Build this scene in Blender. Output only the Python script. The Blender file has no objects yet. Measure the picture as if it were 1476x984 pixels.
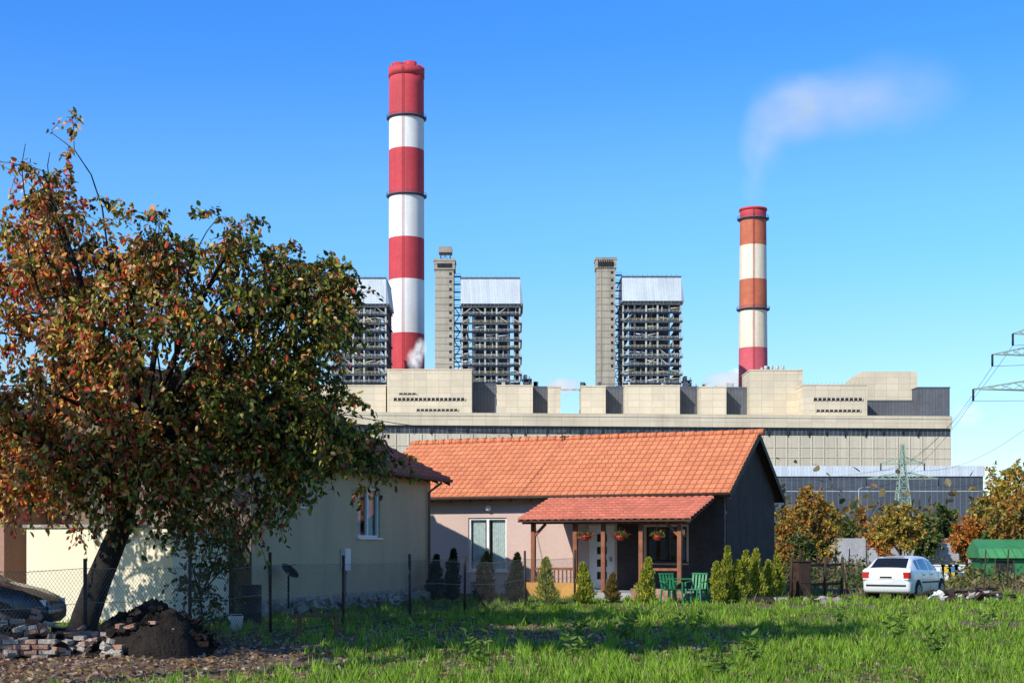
import bpy, math, random, bmesh
import numpy as np
from mathutils import Vector, Matrix, Euler
random.seed(7); rng=np.random.default_rng(7)
scene=bpy.context.scene
F=2050.0
def bx(p,Y): return (p-738)/F*Y
def bz(p,Y): return 1.7+(787-p)/F*Y

# ---------------------------------------------------------------- materials
def newmat(name):
    m=bpy.data.materials.new(name);m.use_nodes=True
    nt=m.node_tree
    return m,nt,nt.nodes,nt.links,nt.nodes['Principled BSDF']
def mixc(N,L,fac,a,b,mode='MIX'):
    n=N.new('ShaderNodeMix');n.data_type='RGBA';n.blend_type=mode
    if isinstance(fac,(int,float)): n.inputs[0].default_value=fac
    else: L.new(fac,n.inputs[0])
    for i,s in ((6,a),(7,b)):
        if isinstance(s,tuple): n.inputs[i].default_value=(s+(1,))[:4]
        else: L.new(s,n.inputs[i])
    return n.outputs[2]
def rng_map(N,L,src,a,b,c,d):
    n=N.new('ShaderNodeMapRange');L.new(src,n.inputs[0])
    for i,v in zip((1,2,3,4),(a,b,c,d)): n.inputs[i].default_value=v
    return n.outputs[0]
def noise(N,L,vec,scale,detail=5,rough=.6):
    n=N.new('ShaderNodeTexNoise');n.inputs['Scale'].default_value=scale
    n.inputs['Detail'].default_value=detail;n.inputs['Roughness'].default_value=rough
    L.new(vec,n.inputs['Vector']);return n.outputs[0]
def mapping(N,L,src,scale):
    n=N.new('ShaderNodeMapping');n.inputs['Scale'].default_value=scale;L.new(src,n.inputs[0]);return n.outputs[0]
def mat(name,col,rough=.8,var=.15,scale=3,bump=0.0,metal=0,spec=.3,streak=0,dirt=None,dirtamt=.5,panel=None,fine=8,xz=None):
    m,nt,N,L,b=newmat(name)
    tc=N.new('ShaderNodeTexCoord').outputs['Object']
    n1=noise(N,L,tc,scale); n2=noise(N,L,tc,scale*fine,3)
    f1=rng_map(N,L,n1,.3,.7,1-var,1+var); f2=rng_map(N,L,n2,.3,.7,1-var*.6,1+var*.6)
    mu=N.new('ShaderNodeMath');mu.operation='MULTIPLY';L.new(f1,mu.inputs[0]);L.new(f2,mu.inputs[1])
    sc=N.new('ShaderNodeVectorMath');sc.operation='SCALE';sc.inputs[0].default_value=col[:3];L.new(mu.outputs[0],sc.inputs['Scale'])
    c=sc.outputs[0]
    if streak:
        v=mapping(N,L,tc,(streak,streak,streak*.06)); n3=noise(N,L,v,1.0,6,.65)
        f=rng_map(N,L,n3,.48,.72,0,dirtamt)
        c=mixc(N,L,f,c,dirt or (col[0]*.45,col[1]*.42,col[2]*.4))
    elif dirt:
        n3=noise(N,L,tc,scale*.5,6,.7); f=rng_map(N,L,n3,.5,.7,0,dirtamt); c=mixc(N,L,f,c,dirt)
    if panel or xz:
        sp=N.new('ShaderNodeSeparateXYZ');L.new(tc,sp.inputs[0])
        cb=N.new('ShaderNodeCombineXYZ')
        bt=N.new('ShaderNodeTexBrick');bt.inputs['Scale'].default_value=1;L.new(cb.outputs[0],bt.inputs['Vector'])
        if panel:
            ad=N.new('ShaderNodeMath');L.new(sp.outputs[0],ad.inputs[0]);L.new(sp.outputs[1],ad.inputs[1])
            L.new(ad.outputs[0],cb.inputs[0]);L.new(sp.outputs[2],cb.inputs[1])
            bt.inputs['Brick Width'].default_value=panel[0];bt.inputs['Row Height'].default_value=panel[1]
            bt.inputs['Mortar Size'].default_value=panel[2];bt.offset=panel[3] if len(panel)>3 else 0
            k=panel[4] if len(panel)>4 else .62;lo=(.88,.88,.88,1)
        else: # roof tiles: (pitch, row height in z, z of eave, x start)
            a1_=N.new('ShaderNodeMath');a1_.operation='ADD';a1_.inputs[1].default_value=-xz[2];L.new(sp.outputs[2],a1_.inputs[0])
            a2_=N.new('ShaderNodeMath');a2_.operation='ADD';a2_.inputs[1].default_value=-xz[3];L.new(sp.outputs[0],a2_.inputs[0])
            L.new(a2_.outputs[0],cb.inputs[0]);L.new(a1_.outputs[0],cb.inputs[1])
            bt.inputs['Brick Width'].default_value=xz[0];bt.inputs['Row Height'].default_value=xz[1];bt.inputs['Mortar Size'].default_value=xz[1]*.10;bt.offset=0
            k=.42;lo=(.78,.77,.77,1)
        bt.inputs['Color1'].default_value=(1,1,1,1);bt.inputs['Color2'].default_value=lo;bt.inputs['Mortar'].default_value=(k,k,k,1)
        c=mixc(N,L,1.0,c,bt.outputs[0],'MULTIPLY')
    L.new(c,b.inputs['Base Color'])
    b.inputs['Roughness'].default_value=rough;b.inputs['Metallic'].default_value=metal
    b.inputs['Specular IOR Level'].default_value=spec
    if bump:
        bp=N.new('ShaderNodeBump');bp.inputs['Strength'].default_value=bump;bp.inputs['Distance'].default_value=.05
        L.new(n2,bp.inputs['Height']);L.new(bp.outputs[0],b.inputs['Normal'])
    return m
def leafmat(name,trans=.35,rough=.5):
    m,nt,N,L,b=newmat(name)
    a=N.new('ShaderNodeAttribute');a.attribute_name='Col'
    L.new(a.outputs[0],b.inputs['Base Color']);b.inputs['Roughness'].default_value=rough
    b.inputs['Specular IOR Level'].default_value=.35
    t=N.new('ShaderNodeBsdfTranslucent');L.new(a.outputs[0],t.inputs[0])
    mx=N.new('ShaderNodeMixShader');mx.inputs[0].default_value=trans
    L.new(b.outputs[0],mx.inputs[1]);L.new(t.outputs[0],mx.inputs[2]);L.new(mx.outputs[0],N['Material Output'].inputs[0])
    return m
def glassmat(name,tint=(.75,.85,.85)):
    m,nt,N,L,b=newmat(name)
    t=N.new('ShaderNodeBsdfTransparent');t.inputs[0].default_value=tint+(1,)
    g=N.new('ShaderNodeBsdfGlossy');g.inputs['Roughness'].default_value=.03;g.inputs[0].default_value=(.9,.95,1,1)
    mx=N.new('ShaderNodeMixShader');mx.inputs[0].default_value=.14
    L.new(t.outputs[0],mx.inputs[1]);L.new(g.outputs[0],mx.inputs[2]);L.new(mx.outputs[0],N['Material Output'].inputs[0])
    return m
M={}
M['white']=mat('white_paint',(.78,.78,.76),.5,.06,2)
M['glass']=glassmat('window_glass')
M['curtain']=mat('curtain_cloth',(.72,.72,.70),.9,.2,9)
M['pink']=mat('pink_render',(.58,.43,.38),.9,.07,1.2,.15,dirt=(.44,.33,.28),dirtamt=.5)
M['outpink']=mat('old_pink_render',(.36,.21,.16),.9,.1,1.2,.15)
M['dkbrown']=mat('dark_brown_render',(.055,.043,.042),.9,.25,1.5,.3)
M['beige']=mat('beige_render',(.52,.42,.27),.9,.06,1.0,.15,streak=1.2,dirt=(.34,.28,.20),dirtamt=.4)
M['gableb']=mat('old_gable_render',(.20,.155,.12),.9,.1,1.0,.15,streak=1.2)
M['cream']=mat('cream_render',(.86,.77,.57),.9,.05,1.0,.15,dirt=(.70,.58,.40),dirtamt=.3)
M['stone']=mat('plinth_stone',(.42,.38,.33),.95,.45,5,.8)
M['tile']=mat('orange_roof_tile',(.72,.235,.11),.75,.12,2.2,.2,dirt=(.50,.17,.085),dirtamt=.5,fine=5,xz=(.24,4.376/13*.4959,3.41,-13.2))
M['tile2']=mat('brown_red_roof_tile',(.46,.16,.11),.8,.22,2.2,.2,dirt=(.17,.10,.075),dirtamt=.6,fine=5,xz=(.24,.155,3.82,-12.45))
M['tile3']=mat('porch_red_tile',(.58,.17,.11),.75,.16,2.2,.2,dirt=(.34,.12,.085),dirtamt=.6,fine=5,xz=(.24,.0895,2.56,-5.95))
M['wood']=mat('stained_timber',(.28,.10,.05),.6,.3,4,.2,streak=6)
M['darkwood']=mat('dark_timber',(.05,.03,.022),.7,.3,4,.2)
M['bark']=mat('tree_bark',(.038,.030,.026),.95,.5,6,1.0)
M['leaf']=leafmat('leaves')
M['grass']=leafmat('grass_blades',.3)
M['concrete']=mat('concrete_panels',(.68,.59,.44),.9,.07,.05,0,streak=.05,dirt=(.40,.35,.26),dirtamt=.5,panel=(6,3.2,.12,0,.72),fine=12)
M['concreteA']=mat('hall_concrete_panels',(.62,.555,.43),.9,.07,.04,0,streak=.06,dirt=(.40,.36,.28),dirtamt=.5,panel=(3.0,30,.14,0,.74),fine=12)
M['tower']=mat('stair_tower_concrete',(.42,.38,.31),.9,.12,.1,0,streak=.2,dirtamt=.6,panel=(30,3.4,.3,0,.6))
M['greyclad']=mat('grey_cladding',(.12,.13,.15),.7,.15,.1,0,panel=(1.6,40,.12,0,.6))
M['strip']=mat('strip_windows',(.05,.06,.07),.3,.4,.3,0,panel=(2.2,30,.25,0,2.0))
M['clad']=mat('pale_blue_cladding',(.60,.67,.74),.6,.08,.1,0,streak=.3,dirt=(.42,.45,.47),dirtamt=.5,panel=(1.3,60,.12,0,.78))
M['steel']=mat('boiler_steel',(.075,.09,.125),.6,.3,.3)
M['steelL']=mat('light_steel',(.44,.45,.43),.6,.3,.3)
M['yel']=mat('yellow_steel',(.52,.44,.24),.6,.3,.3)
M['dark']=mat('dark_void',(.02,.022,.026),.8,.4,.3)
M['red']=mat('chimney_red_paint',(.56,.060,.075),.7,.12,.06,0,streak=.12,dirt=(.33,.05,.06),dirtamt=.8)
M['wht']=mat('chimney_white_paint',(.80,.79,.76),.7,.06,.06,0,streak=.12,dirt=(.55,.50,.46),dirtamt=.5)
M['org']=mat('chimney_faded_red',(.50,.14,.075),.7,.15,.06,0,streak=.15,dirt=(.30,.13,.06),dirtamt=.8)
M['whty']=mat('chimney_faded_white',(.78,.71,.56),.7,.08,.06,0,streak=.15,dirt=(.62,.38,.22),dirtamt=.7)
M['pinkr']=mat('chimney_lower_red',(.60,.11,.14),.7,.12,.06,0,streak=.12)
M['metal']=mat('galvanised_metal',(.33,.34,.33),.45,.2,4,0,metal=.6)
M['pylon']=mat('pylon_green_steel',(.28,.38,.30),.6,.2,1)
M['blueb']=mat('blue_grey_glazing',(.075,.09,.115),.5,.15,.1,0,panel=(2.4,40,.14,0,1.7))
M['wire']=mat('cable',(.03,.03,.03),.6,.1,1)
M['brick']=mat('old_brick',(.36,.20,.14),.95,.4,4,.5,dirt=(.46,.38,.31),dirtamt=.7)
M['soil']=mat('dark_soil',(.020,.015,.012),1,.5,3,1)
M['plasticg']=mat('green_plastic',(.03,.22,.09),.4,.1,3)
M['greenroof']=mat('green_painted_sheet',(.06,.27,.10),.5,.15,1,0,panel=(.4,20,.03,0,.6))
M['pot']=mat('red_plastic_pot',(.55,.05,.03),.4,.1,5)
M['rubber']=mat('rubber',(.02,.02,.02),.85,.2,5)
M['blue']=mat('blue_paint',(.06,.2,.5),.5,.1,3)
M['yellowp']=mat('yellow_paint',(.7,.5,.06),.5,.1,3)
M['orangeb']=mat('orange_planter_wall',(.62,.33,.09),.9,.15,2)
M['gwall']=mat('site_wall_concrete',(.42,.42,.43),.9,.15,.5,0,panel=(2.5,3,.1,0,.6))

# ---------------------------------------------------------------- mesh tools
def empty(name,loc=(0,0,0),rz=0):
    e=bpy.data.objects.new(name,None);e.location=loc;e.rotation_euler=(0,0,rz);e.empty_display_size=.5
    scene.collection.objects.link(e);return e
def link(me,name,mats,parent=None):
    for m in mats: me.materials.append(m)
    o=bpy.data.objects.new(name,me);scene.collection.objects.link(o)
    if parent: o.parent=parent
    return o
class MB:
    def __init__(s): s.v=[];s.f=[];s.m=[];s.s=[]
    def add(s,vs,fs,mi=0,sm=False):
        o=len(s.v);s.v+=[tuple(p) for p in vs]
        for f in fs: s.f.append([o+i for i in f]);s.m.append(mi);s.s.append(sm)
    def hexa(s,p,mi=0): s.add(p,[(0,3,2,1),(4,5,6,7),(0,1,5,4),(1,2,6,5),(2,3,7,6),(3,0,4,7)],mi)
    def box(s,x0,x1,y0,y1,z0,z1,mi=0):
        s.hexa([(x0,y0,z0),(x1,y0,z0),(x1,y1,z0),(x0,y1,z0),(x0,y0,z1),(x1,y0,z1),(x1,y1,z1),(x0,y1,z1)],mi)
    def rbox(s,c,size,R,mi=0):
        a=[x/2 for x in size];p=[]
        for z in(-1,1):
            for x,y in((-1,-1),(1,-1),(1,1),(-1,1)):
                p.append(Vector(c)+R@Vector((x*a[0],y*a[1],z*a[2])))
        s.hexa(p,mi)
    def beam(s,p,q,w,mi=0,h=None):
        p=Vector(p);q=Vector(q);d=(q-p)
        if d.length<1e-6:return
        d.normalize();h=h or w
        up=Vector((0,0,1)) if abs(d.z)<.9 else Vector((0,1,0))
        a=d.cross(up).normalized();b=a.cross(d).normalized();a=a*w/2;b=b*h/2
        s.hexa([p-a-b,p+a-b,p+a+b,p-a+b,q-a-b,q+a-b,q+a+b,q-a+b],mi)
    def tube(s,pts,rad,n=8,mi=0,cap=True):
        pts=[Vector(p) for p in pts]
        if not isinstance(rad,(list,tuple)): rad=[rad]*len(pts)
        vs=[];a=None
        for i,p in enumerate(pts):
            d=(pts[min(i+1,len(pts)-1)]-pts[max(i-1,0)])
            if d.length<1e-9:d=Vector((0,0,1))
            d.normalize()
            if a is None:
                up=Vector((0,0,1)) if abs(d.z)<.9 else Vector((1,0,0)); a=d.cross(up).normalized()
            else:
                a=(a-d*a.dot(d))
                a=a.normalized() if a.length>1e-6 else d.orthogonal().normalized()
            b=d.cross(a)
            for k in range(n):
                t=2*math.pi*k/n; vs.append(p+(a*math.cos(t)+b*math.sin(t))*rad[i])
        fs=[]
        for i in range(len(pts)-1):
            for k in range(n):
                k2=(k+1)%n; fs.append((i*n+k,i*n+k2,(i+1)*n+k2,(i+1)*n+k))
        s.add(vs,fs,mi,True)
        if cap and n>3:
            o=len(s.v)-len(vs); s.f.append([o+k for k in range(n)][::-1]);s.m.append(mi);s.s.append(False)
            e=o+(len(pts)-1)*n; s.f.append([e+k for k in range(n)]);s.m.append(mi);s.s.append(False)
    def lathe(s,cx,cy,prof,n=24,mi=0,mis=None,cap=True):
        vs=[(cx+r*math.cos(2*math.pi*k/n),cy+r*math.sin(2*math.pi*k/n),z) for r,z in prof for k in range(n)]
        o=len(s.v)
        s.v+=vs
        for i in range(len(prof)-1):
            for k in range(n):
                k2=(k+1)%n;s.f.append([o+i*n+k,o+i*n+k2,o+(i+1)*n+k2,o+(i+1)*n+k]);s.m.append(mis[i] if mis else mi);s.s.append(True)
        if cap:
            s.f.append([o+k for k in range(n)][::-1]);s.m.append(mi);s.s.append(False)
            e=o+(len(prof)-1)*n;s.f.append([e+k for k in range(n)]);s.m.append(mis[-1] if mis else mi);s.s.append(False)
    def prismx(s,poly,x0,x1,mi=0):
        n=len(poly);vs=[(x0,y,z) for y,z in poly]+[(x1,y,z) for y,z in poly]
        fs=[tuple(range(n))[::-1],tuple(range(n,2*n))]+[(i,(i+1)%n,n+(i+1)%n,n+i) for i in range(n)]
        s.add(vs,fs,mi)
    def prismy(s,poly,y0,y1,mi=0):
        n=len(poly);vs=[(x,y0,z) for x,z in poly]+[(x,y1,z) for x,z in poly]
        fs=[tuple(range(n)),tuple(range(n,2*n))[::-1]]+[(i,n+i,n+(i+1)%n,(i+1)%n) for i in range(n)]
        s.add(vs,fs,mi)
    def build(s,name,mats,parent=None,bevel=0):
        me=bpy.data.meshes.new(name);me.from_pydata([tuple(p) for p in s.v],[],s.f)
        me.polygons.foreach_set('material_index',s.m);me.polygons.foreach_set('use_smooth',s.s);me.update()
        o=link(me,name,mats,parent)
        if bevel:
            b=o.modifiers.new('bevel','BEVEL');b.width=bevel;b.segments=2;b.limit_method='ANGLE'
        return o
def fast(name,V,k,cols,mats,parent=None,F_=None):
    V=np.asarray(V,dtype=np.float32);n=len(V)
    idx=np.arange(n,dtype=np.int32) if F_ is None else np.asarray(F_,dtype=np.int32).ravel()
    me=bpy.data.meshes.new(name);me.vertices.add(n);me.vertices.foreach_set('co',V.ravel())
    me.loops.add(len(idx));me.loops.foreach_set('vertex_index',idx)
    nf=len(idx)//k;me.polygons.add(nf);me.polygons.foreach_set('loop_start',np.arange(nf,dtype=np.int32)*k)
    me.update(calc_edges=True);me.validate()
    if cols is not None:
        ca=me.color_attributes.new('Col','FLOAT_COLOR','POINT')
        c=np.ones((n,4),dtype=np.float32);c[:,:3]=cols;ca.data.foreach_set('color',c.ravel())
    return link(me,name,mats,parent)
def unit(a): return a/np.maximum(np.linalg.norm(a,axis=1,keepdims=True),1e-9)
def leaves(name,P,size,cols,m,parent,down=.5,asp=.6,A=None):
    P=np.asarray(P);n=len(P)
    a=rng.normal(size=(n,3)) if A is None else A+rng.normal(size=(n,3))*.35
    a[:,2]-=down;a=unit(a)
    b=unit(np.cross(a,rng.normal(size=(n,3))));c=np.cross(a,b)
    s=(size*(.65+.7*rng.random(n)))[:,None]
    V=np.empty((n,6,3))
    V[:,0]=P;V[:,1]=P+a*s*.3+b*s*asp*.42+c*s*.08;V[:,2]=P+a*s*.7+b*s*asp*.36+c*s*.05
    V[:,3]=P+a*s-c*s*.05;V[:,4]=P+a*s*.7-b*s*asp*.36+c*s*.05;V[:,5]=P+a*s*.3-b*s*asp*.42+c*s*.08
    V=V.reshape(-1,3);C=np.repeat(np.asarray(cols),6,axis=0)
    i=np.arange(n)[:,None]*6
    Fq=np.concatenate([i+np.array([[0,1,2,3]]),i+np.array([[0,3,4,5]])],axis=0)
    return fast(name,V,4,C,[m],parent,Fq)
def bez(a,b,c,n):
    a,b,c=np.array(a,float),np.array(b,float),np.array(c,float);t=np.linspace(0,1,n)[:,None]
    return (1-t)**2*a+2*t*(1-t)*b+t*t*c
def tree(name,base,trunk,tr,clumps,nsec,nter,ntw,nl,ls,pal,droop=.5,reach=1.0,twig=True,limbr=.09):
    E=empty(name,base);mb=MB()
    tp=[np.array(p,float) for p in trunk]
    mb.tube([tuple(p) for p in tp],[tr*(1-.45*i/(len(tp)-1)) for i in range(len(tp))],12)
    LP=[];LA=[]
    for c,r in clumps:
        c=np.array(c,float);r=np.array(r,float)
        st=tp[-1] if rng.random()<.6 else tp[-2]
        d=np.linalg.norm(c-st);mid=(st+c)/2+rng.normal(size=3)*.12*d;mid[2]+=.08*d
        lp=bez(st,mid,c,8);mb.tube([tuple(p) for p in lp],[limbr*(1-.72*i/7) for i in range(8)],7,cap=False)
        for _ in range(nsec):
            s0=lp[rng.integers(3,8)];u=rng.normal(size=3);u/=np.linalg.norm(u)
            e=c+u*r*(.45+.55*rng.random());l=np.linalg.norm(e-s0)
            m_=(s0+e)/2+rng.normal(size=3)*.1*l;m_[2]+=.12*l
            sp=bez(s0,m_,e,7);mb.tube([tuple(p) for p in sp],[limbr*.33*(1-.75*i/6) for i in range(7)],5,cap=False)
            for _ in range(nter):
                t0=sp[rng.integers(2,7)];dr=rng.normal(size=3)*.55+u*.7;dr/=np.linalg.norm(dr)
                tl=(.4+.6*rng.random())*reach;te=t0+dr*tl;te[2]-=droop*.45*tl
                tpth=bez(t0,t0+dr*tl*.6,te,5)
                mb.tube([tuple(p) for p in tpth],[limbr*.12*(1-.6*i/4) for i in range(5)],3,cap=False)
                for _ in range(ntw):
                    w0=tpth[rng.integers(0,5)];wd=rng.normal(size=3)*.8+dr*.5;wd/=np.linalg.norm(wd)
                    wl=(.2+.35*rng.random())*reach;we=w0+wd*wl;we[2]-=droop*wl*.9
                    wp=bez(w0,w0+wd*wl*.7,we,nl)
                    if twig: mb.tube([tuple(wp[0]),tuple(wp[nl//2]),tuple(wp[-1])],[limbr*.06]*3,3,cap=False)
                    LP.append(wp+rng.normal(size=wp.shape)*.035*reach)
                    LA.append(np.repeat((we-w0)[None]/wl,nl,axis=0))
    mb.build('trunk_and_branches',[M['bark']],E)
    P=np.concatenate(LP);A=np.concatenate(LA);A=A*.5+rng.normal(size=A.shape)*.6
    leaves('foliage',P,ls,pal(P),M['leaf'],E,down=droop*.8,A=A)
    return E

# ---------------------------------------------------------------- camera, light
cam=bpy.data.cameras.new('camera');co=bpy.data.objects.new('camera',cam);scene.collection.objects.link(co)
co.location=(0,0,1.7);co.rotation_euler=(math.radians(90),0,0)
cam.lens=50;cam.sensor_width=36;cam.shift_y=.2;cam.clip_end=20000;cam.clip_start=.1
scene.camera=co
EL=35;AZ=223
w=bpy.data.worlds.new('World');scene.world=w;w.use_nodes=True
wn=w.node_tree.nodes;wl=w.node_tree.links
sky=wn.new('ShaderNodeTexSky');sky.sky_type='NISHITA';sky.sun_disc=False
sky.sun_elevation=math.radians(EL);sky.sun_rotation=math.radians(AZ);sky.air_density=1.0;sky.dust_density=.5;sky.ozone_density=2.0
tcw=wn.new('ShaderNodeTexCoord').outputs['Generated'];spw=wn.new('ShaderNodeSeparateXYZ');wl.new(tcw,spw.inputs[0])
cr=wn.new('ShaderNodeValToRGB');wl.new(spw.outputs[2],cr.inputs[0])
els=cr.color_ramp.elements
els[0].position=0;els[0].color=(.96,1,1,1);els[1].position=1;els[1].color=(.20,.38,.62,1)
for p_,c_ in((.10,(.76,1.0,1.18)),(.22,(.56,1.05,1.52)),(.35,(.31,.88,1.66)),(.5,(.19,.54,.95))):
    e_=els.new(p_);e_.color=c_+(1,)
cr.color_ramp.interpolation='EASE'
mxw=mixc(wn,wl,1.0,sky.outputs[0],cr.outputs[0],'MULTIPLY')
bg=wn['Background'];bg.inputs[1].default_value=.15
wl.new(mxw,bg.inputs[0])
sd=bpy.data.lights.new('sun','SUN');sd.energy=5.0;sd.angle=math.radians(.5);sd.color=(1,.94,.83)
so=bpy.data.objects.new('sun',sd);scene.collection.objects.link(so)
az=math.radians(AZ);el=math.radians(EL)
sv=Vector((math.sin(az)*math.cos(el),math.cos(az)*math.cos(el),math.sin(el)))
so.rotation_euler=(-sv).to_track_quat('-Z','Y').to_euler();so.location=(-30,-30,60)
scene.view_settings.view_transform='Standard';scene.view_settings.look='None';scene.view_settings.exposure=0

# ---------------------------------------------------------------- ground
def gh(x,y):
    x=np.asarray(x,float);y=np.asarray(y,float)
    k=np.clip((90-np.abs(y-30))/40,0,1)*np.clip((70-np.abs(x))/20,0,1)
    return k*(.05*np.sin(.35*x+1)*np.sin(.3*y)+.025*np.sin(1.1*x+.7*y)+.015*np.sin(2.3*x-1.9*y))
def sm(a,b,x): t=np.clip((x-a)/(b-a),0,1);return t*t*(3-2*t)
def wob(x,y): return .5*np.sin(1.3*x+.5*y)+.4*np.sin(2.1*y-1.1*x+1)+.3*np.sin(4.3*x+3.7*y)
def dirtf(x,y):
    wv=wob(x,y)
    d1=1-sm(.75,1.15,np.sqrt(((x+8)/6.2)**2+((y-21.5)/6.5)**2)+.12*wv)
    d2=.8*(1-sm(.6,1.2,np.sqrt(((x+1.0)/7)**2+((y-27)/3.6)**2)+.2*wv))
    d3=.85*(1-sm(.6,1.1,np.sqrt(((x-9)/6)**2+((y-40)/1.6)**2)+.25*wv))
    d5=.8*(1-sm(.5,1.1,np.sqrt(((x-12)/5)**2+((y-31)/1.6)**2)+.35*wv))
    d4=sm(47,56,y)*.6
    d6=.45*sm(.45,.8,.5+.5*np.sin(.8*x+1.7*np.sin(.5*y))*np.sin(.55*y+.8*np.sin(.7*x)))
    return np.clip(np.maximum.reduce([d1,d2,d3,d4,d5,d6]),0,1)
xs=np.concatenate([[-6000,-2500,-1000,-400,-160,-90],np.arange(-60,80.1,.5),[100,160,400,1000,2500,6000]])
ys=np.concatenate([[-3000,-800,-200,-60,-20],np.arange(-5,100.1,.5),[115,140,180,260,400,700,1300,3000,9000]])
X,Y=np.meshgrid(xs,ys);Z=gh(X,Y)
V=np.stack([X,Y,Z],-1).reshape(-1,3);nx=len(xs);ny=len(ys)
i=(np.arange(ny-1)[:,None]*nx+np.arange(nx-1)[None]).ravel()
Fq=np.stack([i,i+1,i+nx+1,i+nx],1)
D=dirtf(V[:,0],V[:,1]);cols=np.stack([D,D*0,D*0],1)
m,nt,N,L,b=newmat('ground')
tc=N.new('ShaderNodeTexCoord').outputs['Object']
at=N.new('ShaderNodeAttribute');at.attribute_name='Col'
spc=N.new('ShaderNodeSeparateColor');L.new(at.outputs['Color'],spc.inputs[0])
n1=noise(N,L,tc,.35,6);n2=noise(N,L,tc,9,5,.7);n3=noise(N,L,tc,1.6,6)
g=mixc(N,L,rng_map(N,L,n1,.35,.65,0,1),(.045,.08,.015),(.11,.12,.03))
s=mixc(N,L,rng_map(N,L,n2,.3,.7,0,1),(.05,.035,.025),(.28,.21,.16))
ad=N.new('ShaderNodeMath');ad.operation='ADD';L.new(spc.outputs[0],ad.inputs[0]);L.new(rng_map(N,L,n3,.3,.7,-.25,.25),ad.inputs[1])
c=mixc(N,L,rng_map(N,L,ad.outputs[0],.25,.7,0,1),g,s)
L.new(c,b.inputs['Base Color']);b.inputs['Roughness'].default_value=1;b.inputs['Specular IOR Level'].default_value=.1
bp=N.new('ShaderNodeBump');bp.inputs['Strength'].default_value=.8;bp.inputs['Distance'].default_value=.05;L.new(n2,bp.inputs['Height']);L.new(bp.outputs[0],b.inputs['Normal'])
go=fast('ground',V,4,cols,[m],None,Fq)
def grass(name,n,y0,y1,hmin,hmax,wd,cA,cB,xr=None,keep=None,seed=1,lean=.45):
    r=np.random.default_rng(seed)
    u=r.random(n);y=y0*(y1/y0)**u
    x=(r.random(n)*2-1)*(.43*y+1.0) if xr is None else xr[0]+(xr[1]-xr[0])*r.random(n)
    tf=r.random(n)<.5;cs=.22+.012*y
    hx=np.modf(np.abs(np.sin(np.floor(x/cs)*12.9898+np.floor(y/cs)*78.233)*43758.5453))[0]
    hy=np.modf(np.abs(np.sin(np.floor(x/cs)*39.346+np.floor(y/cs)*11.135)*24634.634))[0]
    x=np.where(tf,(np.floor(x/cs)+hx)*cs+r.normal(size=n)*.06,x)
    y=np.where(tf,(np.floor(y/cs)+hy)*cs+r.normal(size=n)*.06,y)
    k=(np.ones(n,bool) if keep is None else keep(x,y,r));x=x[k];y=y[k];tf=tf[k];n=len(x)
    pat=.5+.5*np.sin(.9*x+.4*np.sin(.8*y))*np.sin(.7*y+1.3*np.sin(.5*x));p2=.5+.5*np.sin(3.1*x+2*np.sin(1.9*y))*np.sin(2.7*y+1.7*np.sin(2.3*x))
    cl=np.clip(pat*.35+p2*.35+.4*r.random(n),0,1)
    h=(hmin+(hmax-hmin)*r.random(n)**2.2)*(.45+.6*pat+.5*p2)*np.where(tf,1.35,.8)
    t=r.random(n)*6.283;a=np.stack([np.cos(t),np.sin(t),0*t],1)*(wd*(.6+.8*r.random(n))*(y/25)**.7)[:,None]
    t2=r.random(n)*6.283;ln=np.stack([np.cos(t2),np.sin(t2),0*t],1)*(h*lean*(.3+r.random(n)))[:,None]
    B=np.stack([x,y,gh(x,y)-.01],1)
    up=np.stack([0*x,0*x,h],1)
    Vv=np.stack([B-a,B+a,B+a*.7+up*.55+ln*.35,B+up+ln,B-a*.7+up*.55+ln*.35],1).reshape(-1,3)
    c=np.array(cA)[None]*(1-cl)[:,None]+np.array(cB)[None]*cl[:,None]
    dry=r.random(n)<.07;c[dry]=(.34,.28,.12)
    c*=(.7+.6*r.random(n))[:,None]
    C=np.repeat(c,5,axis=0)
    return fast(name,Vv,5,C,[M['grass']])
def inhouse(x,y):
    c,s=math.cos(math.radians(-24)),math.sin(math.radians(-24))
    dx,dy=x-6.9,y-46;lx=dx*c+dy*s;ly=-dx*s+dy*c
    h2=(lx>-13)&(lx<.1)&(ly>-3.0)&(ly<6.6)
    dx,dy=x+2.59,y-45;a=math.atan2(.955,.295);c,s=math.cos(a),math.sin(a);lx=dx*c+dy*s;ly=-dx*s+dy*c
    h1=(lx>-12.1)&(lx<.1)&(ly>-.1)&(ly<8.1)
    return h1|h2
grass('grass',440000,15,50,.03,.17,.0095,(.085,.19,.015),(.31,.50,.04),
      keep=lambda x,y,r:(r.random(len(x))>dirtf(x,y)*1.02)&~inhouse(x,y))
grass('dry_weeds',60000,20,110,.12,.42,.008,(.13,.13,.035),(.30,.27,.10),xr=(-8,48),seed=3,lean=.6,
      keep=lambda x,y,r:(~inhouse(x,y))&(((y>49)&(x>8))|((np.sin(.7*x)*np.sin(.5*y+.4*x)>.35)&(y>34)&(x>6)&(y<46)&(r.random(len(x))<.5))|((np.abs(x-(.43*(y-39)+.3))<.35)&(y<43)&(y>24))))
n=26000;yy=16.5+18*rng.random(n)**1.2;xx=-.42*yy+ (rng.random(n)**1.2)*(.42*yy+5.5)
k=rng.random(n)<(.2+.8*dirtf(xx,yy));xx=xx[k];yy=yy[k]
P=np.stack([xx,yy,gh(xx,yy)+.01+.02*rng.random(len(xx))],1)
pc=np.array([(.38,.23,.16),(.22,.11,.06),(.50,.37,.29),(.16,.09,.05),(.36,.25,.08)])[rng.integers(0,5,len(P))]
a=rng.normal(size=(len(P),3));a[:,2]*=.15
leaves('fallen_leaves',P,.075,pc,M['leaf'],None,down=-.1,A=a*3)

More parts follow.
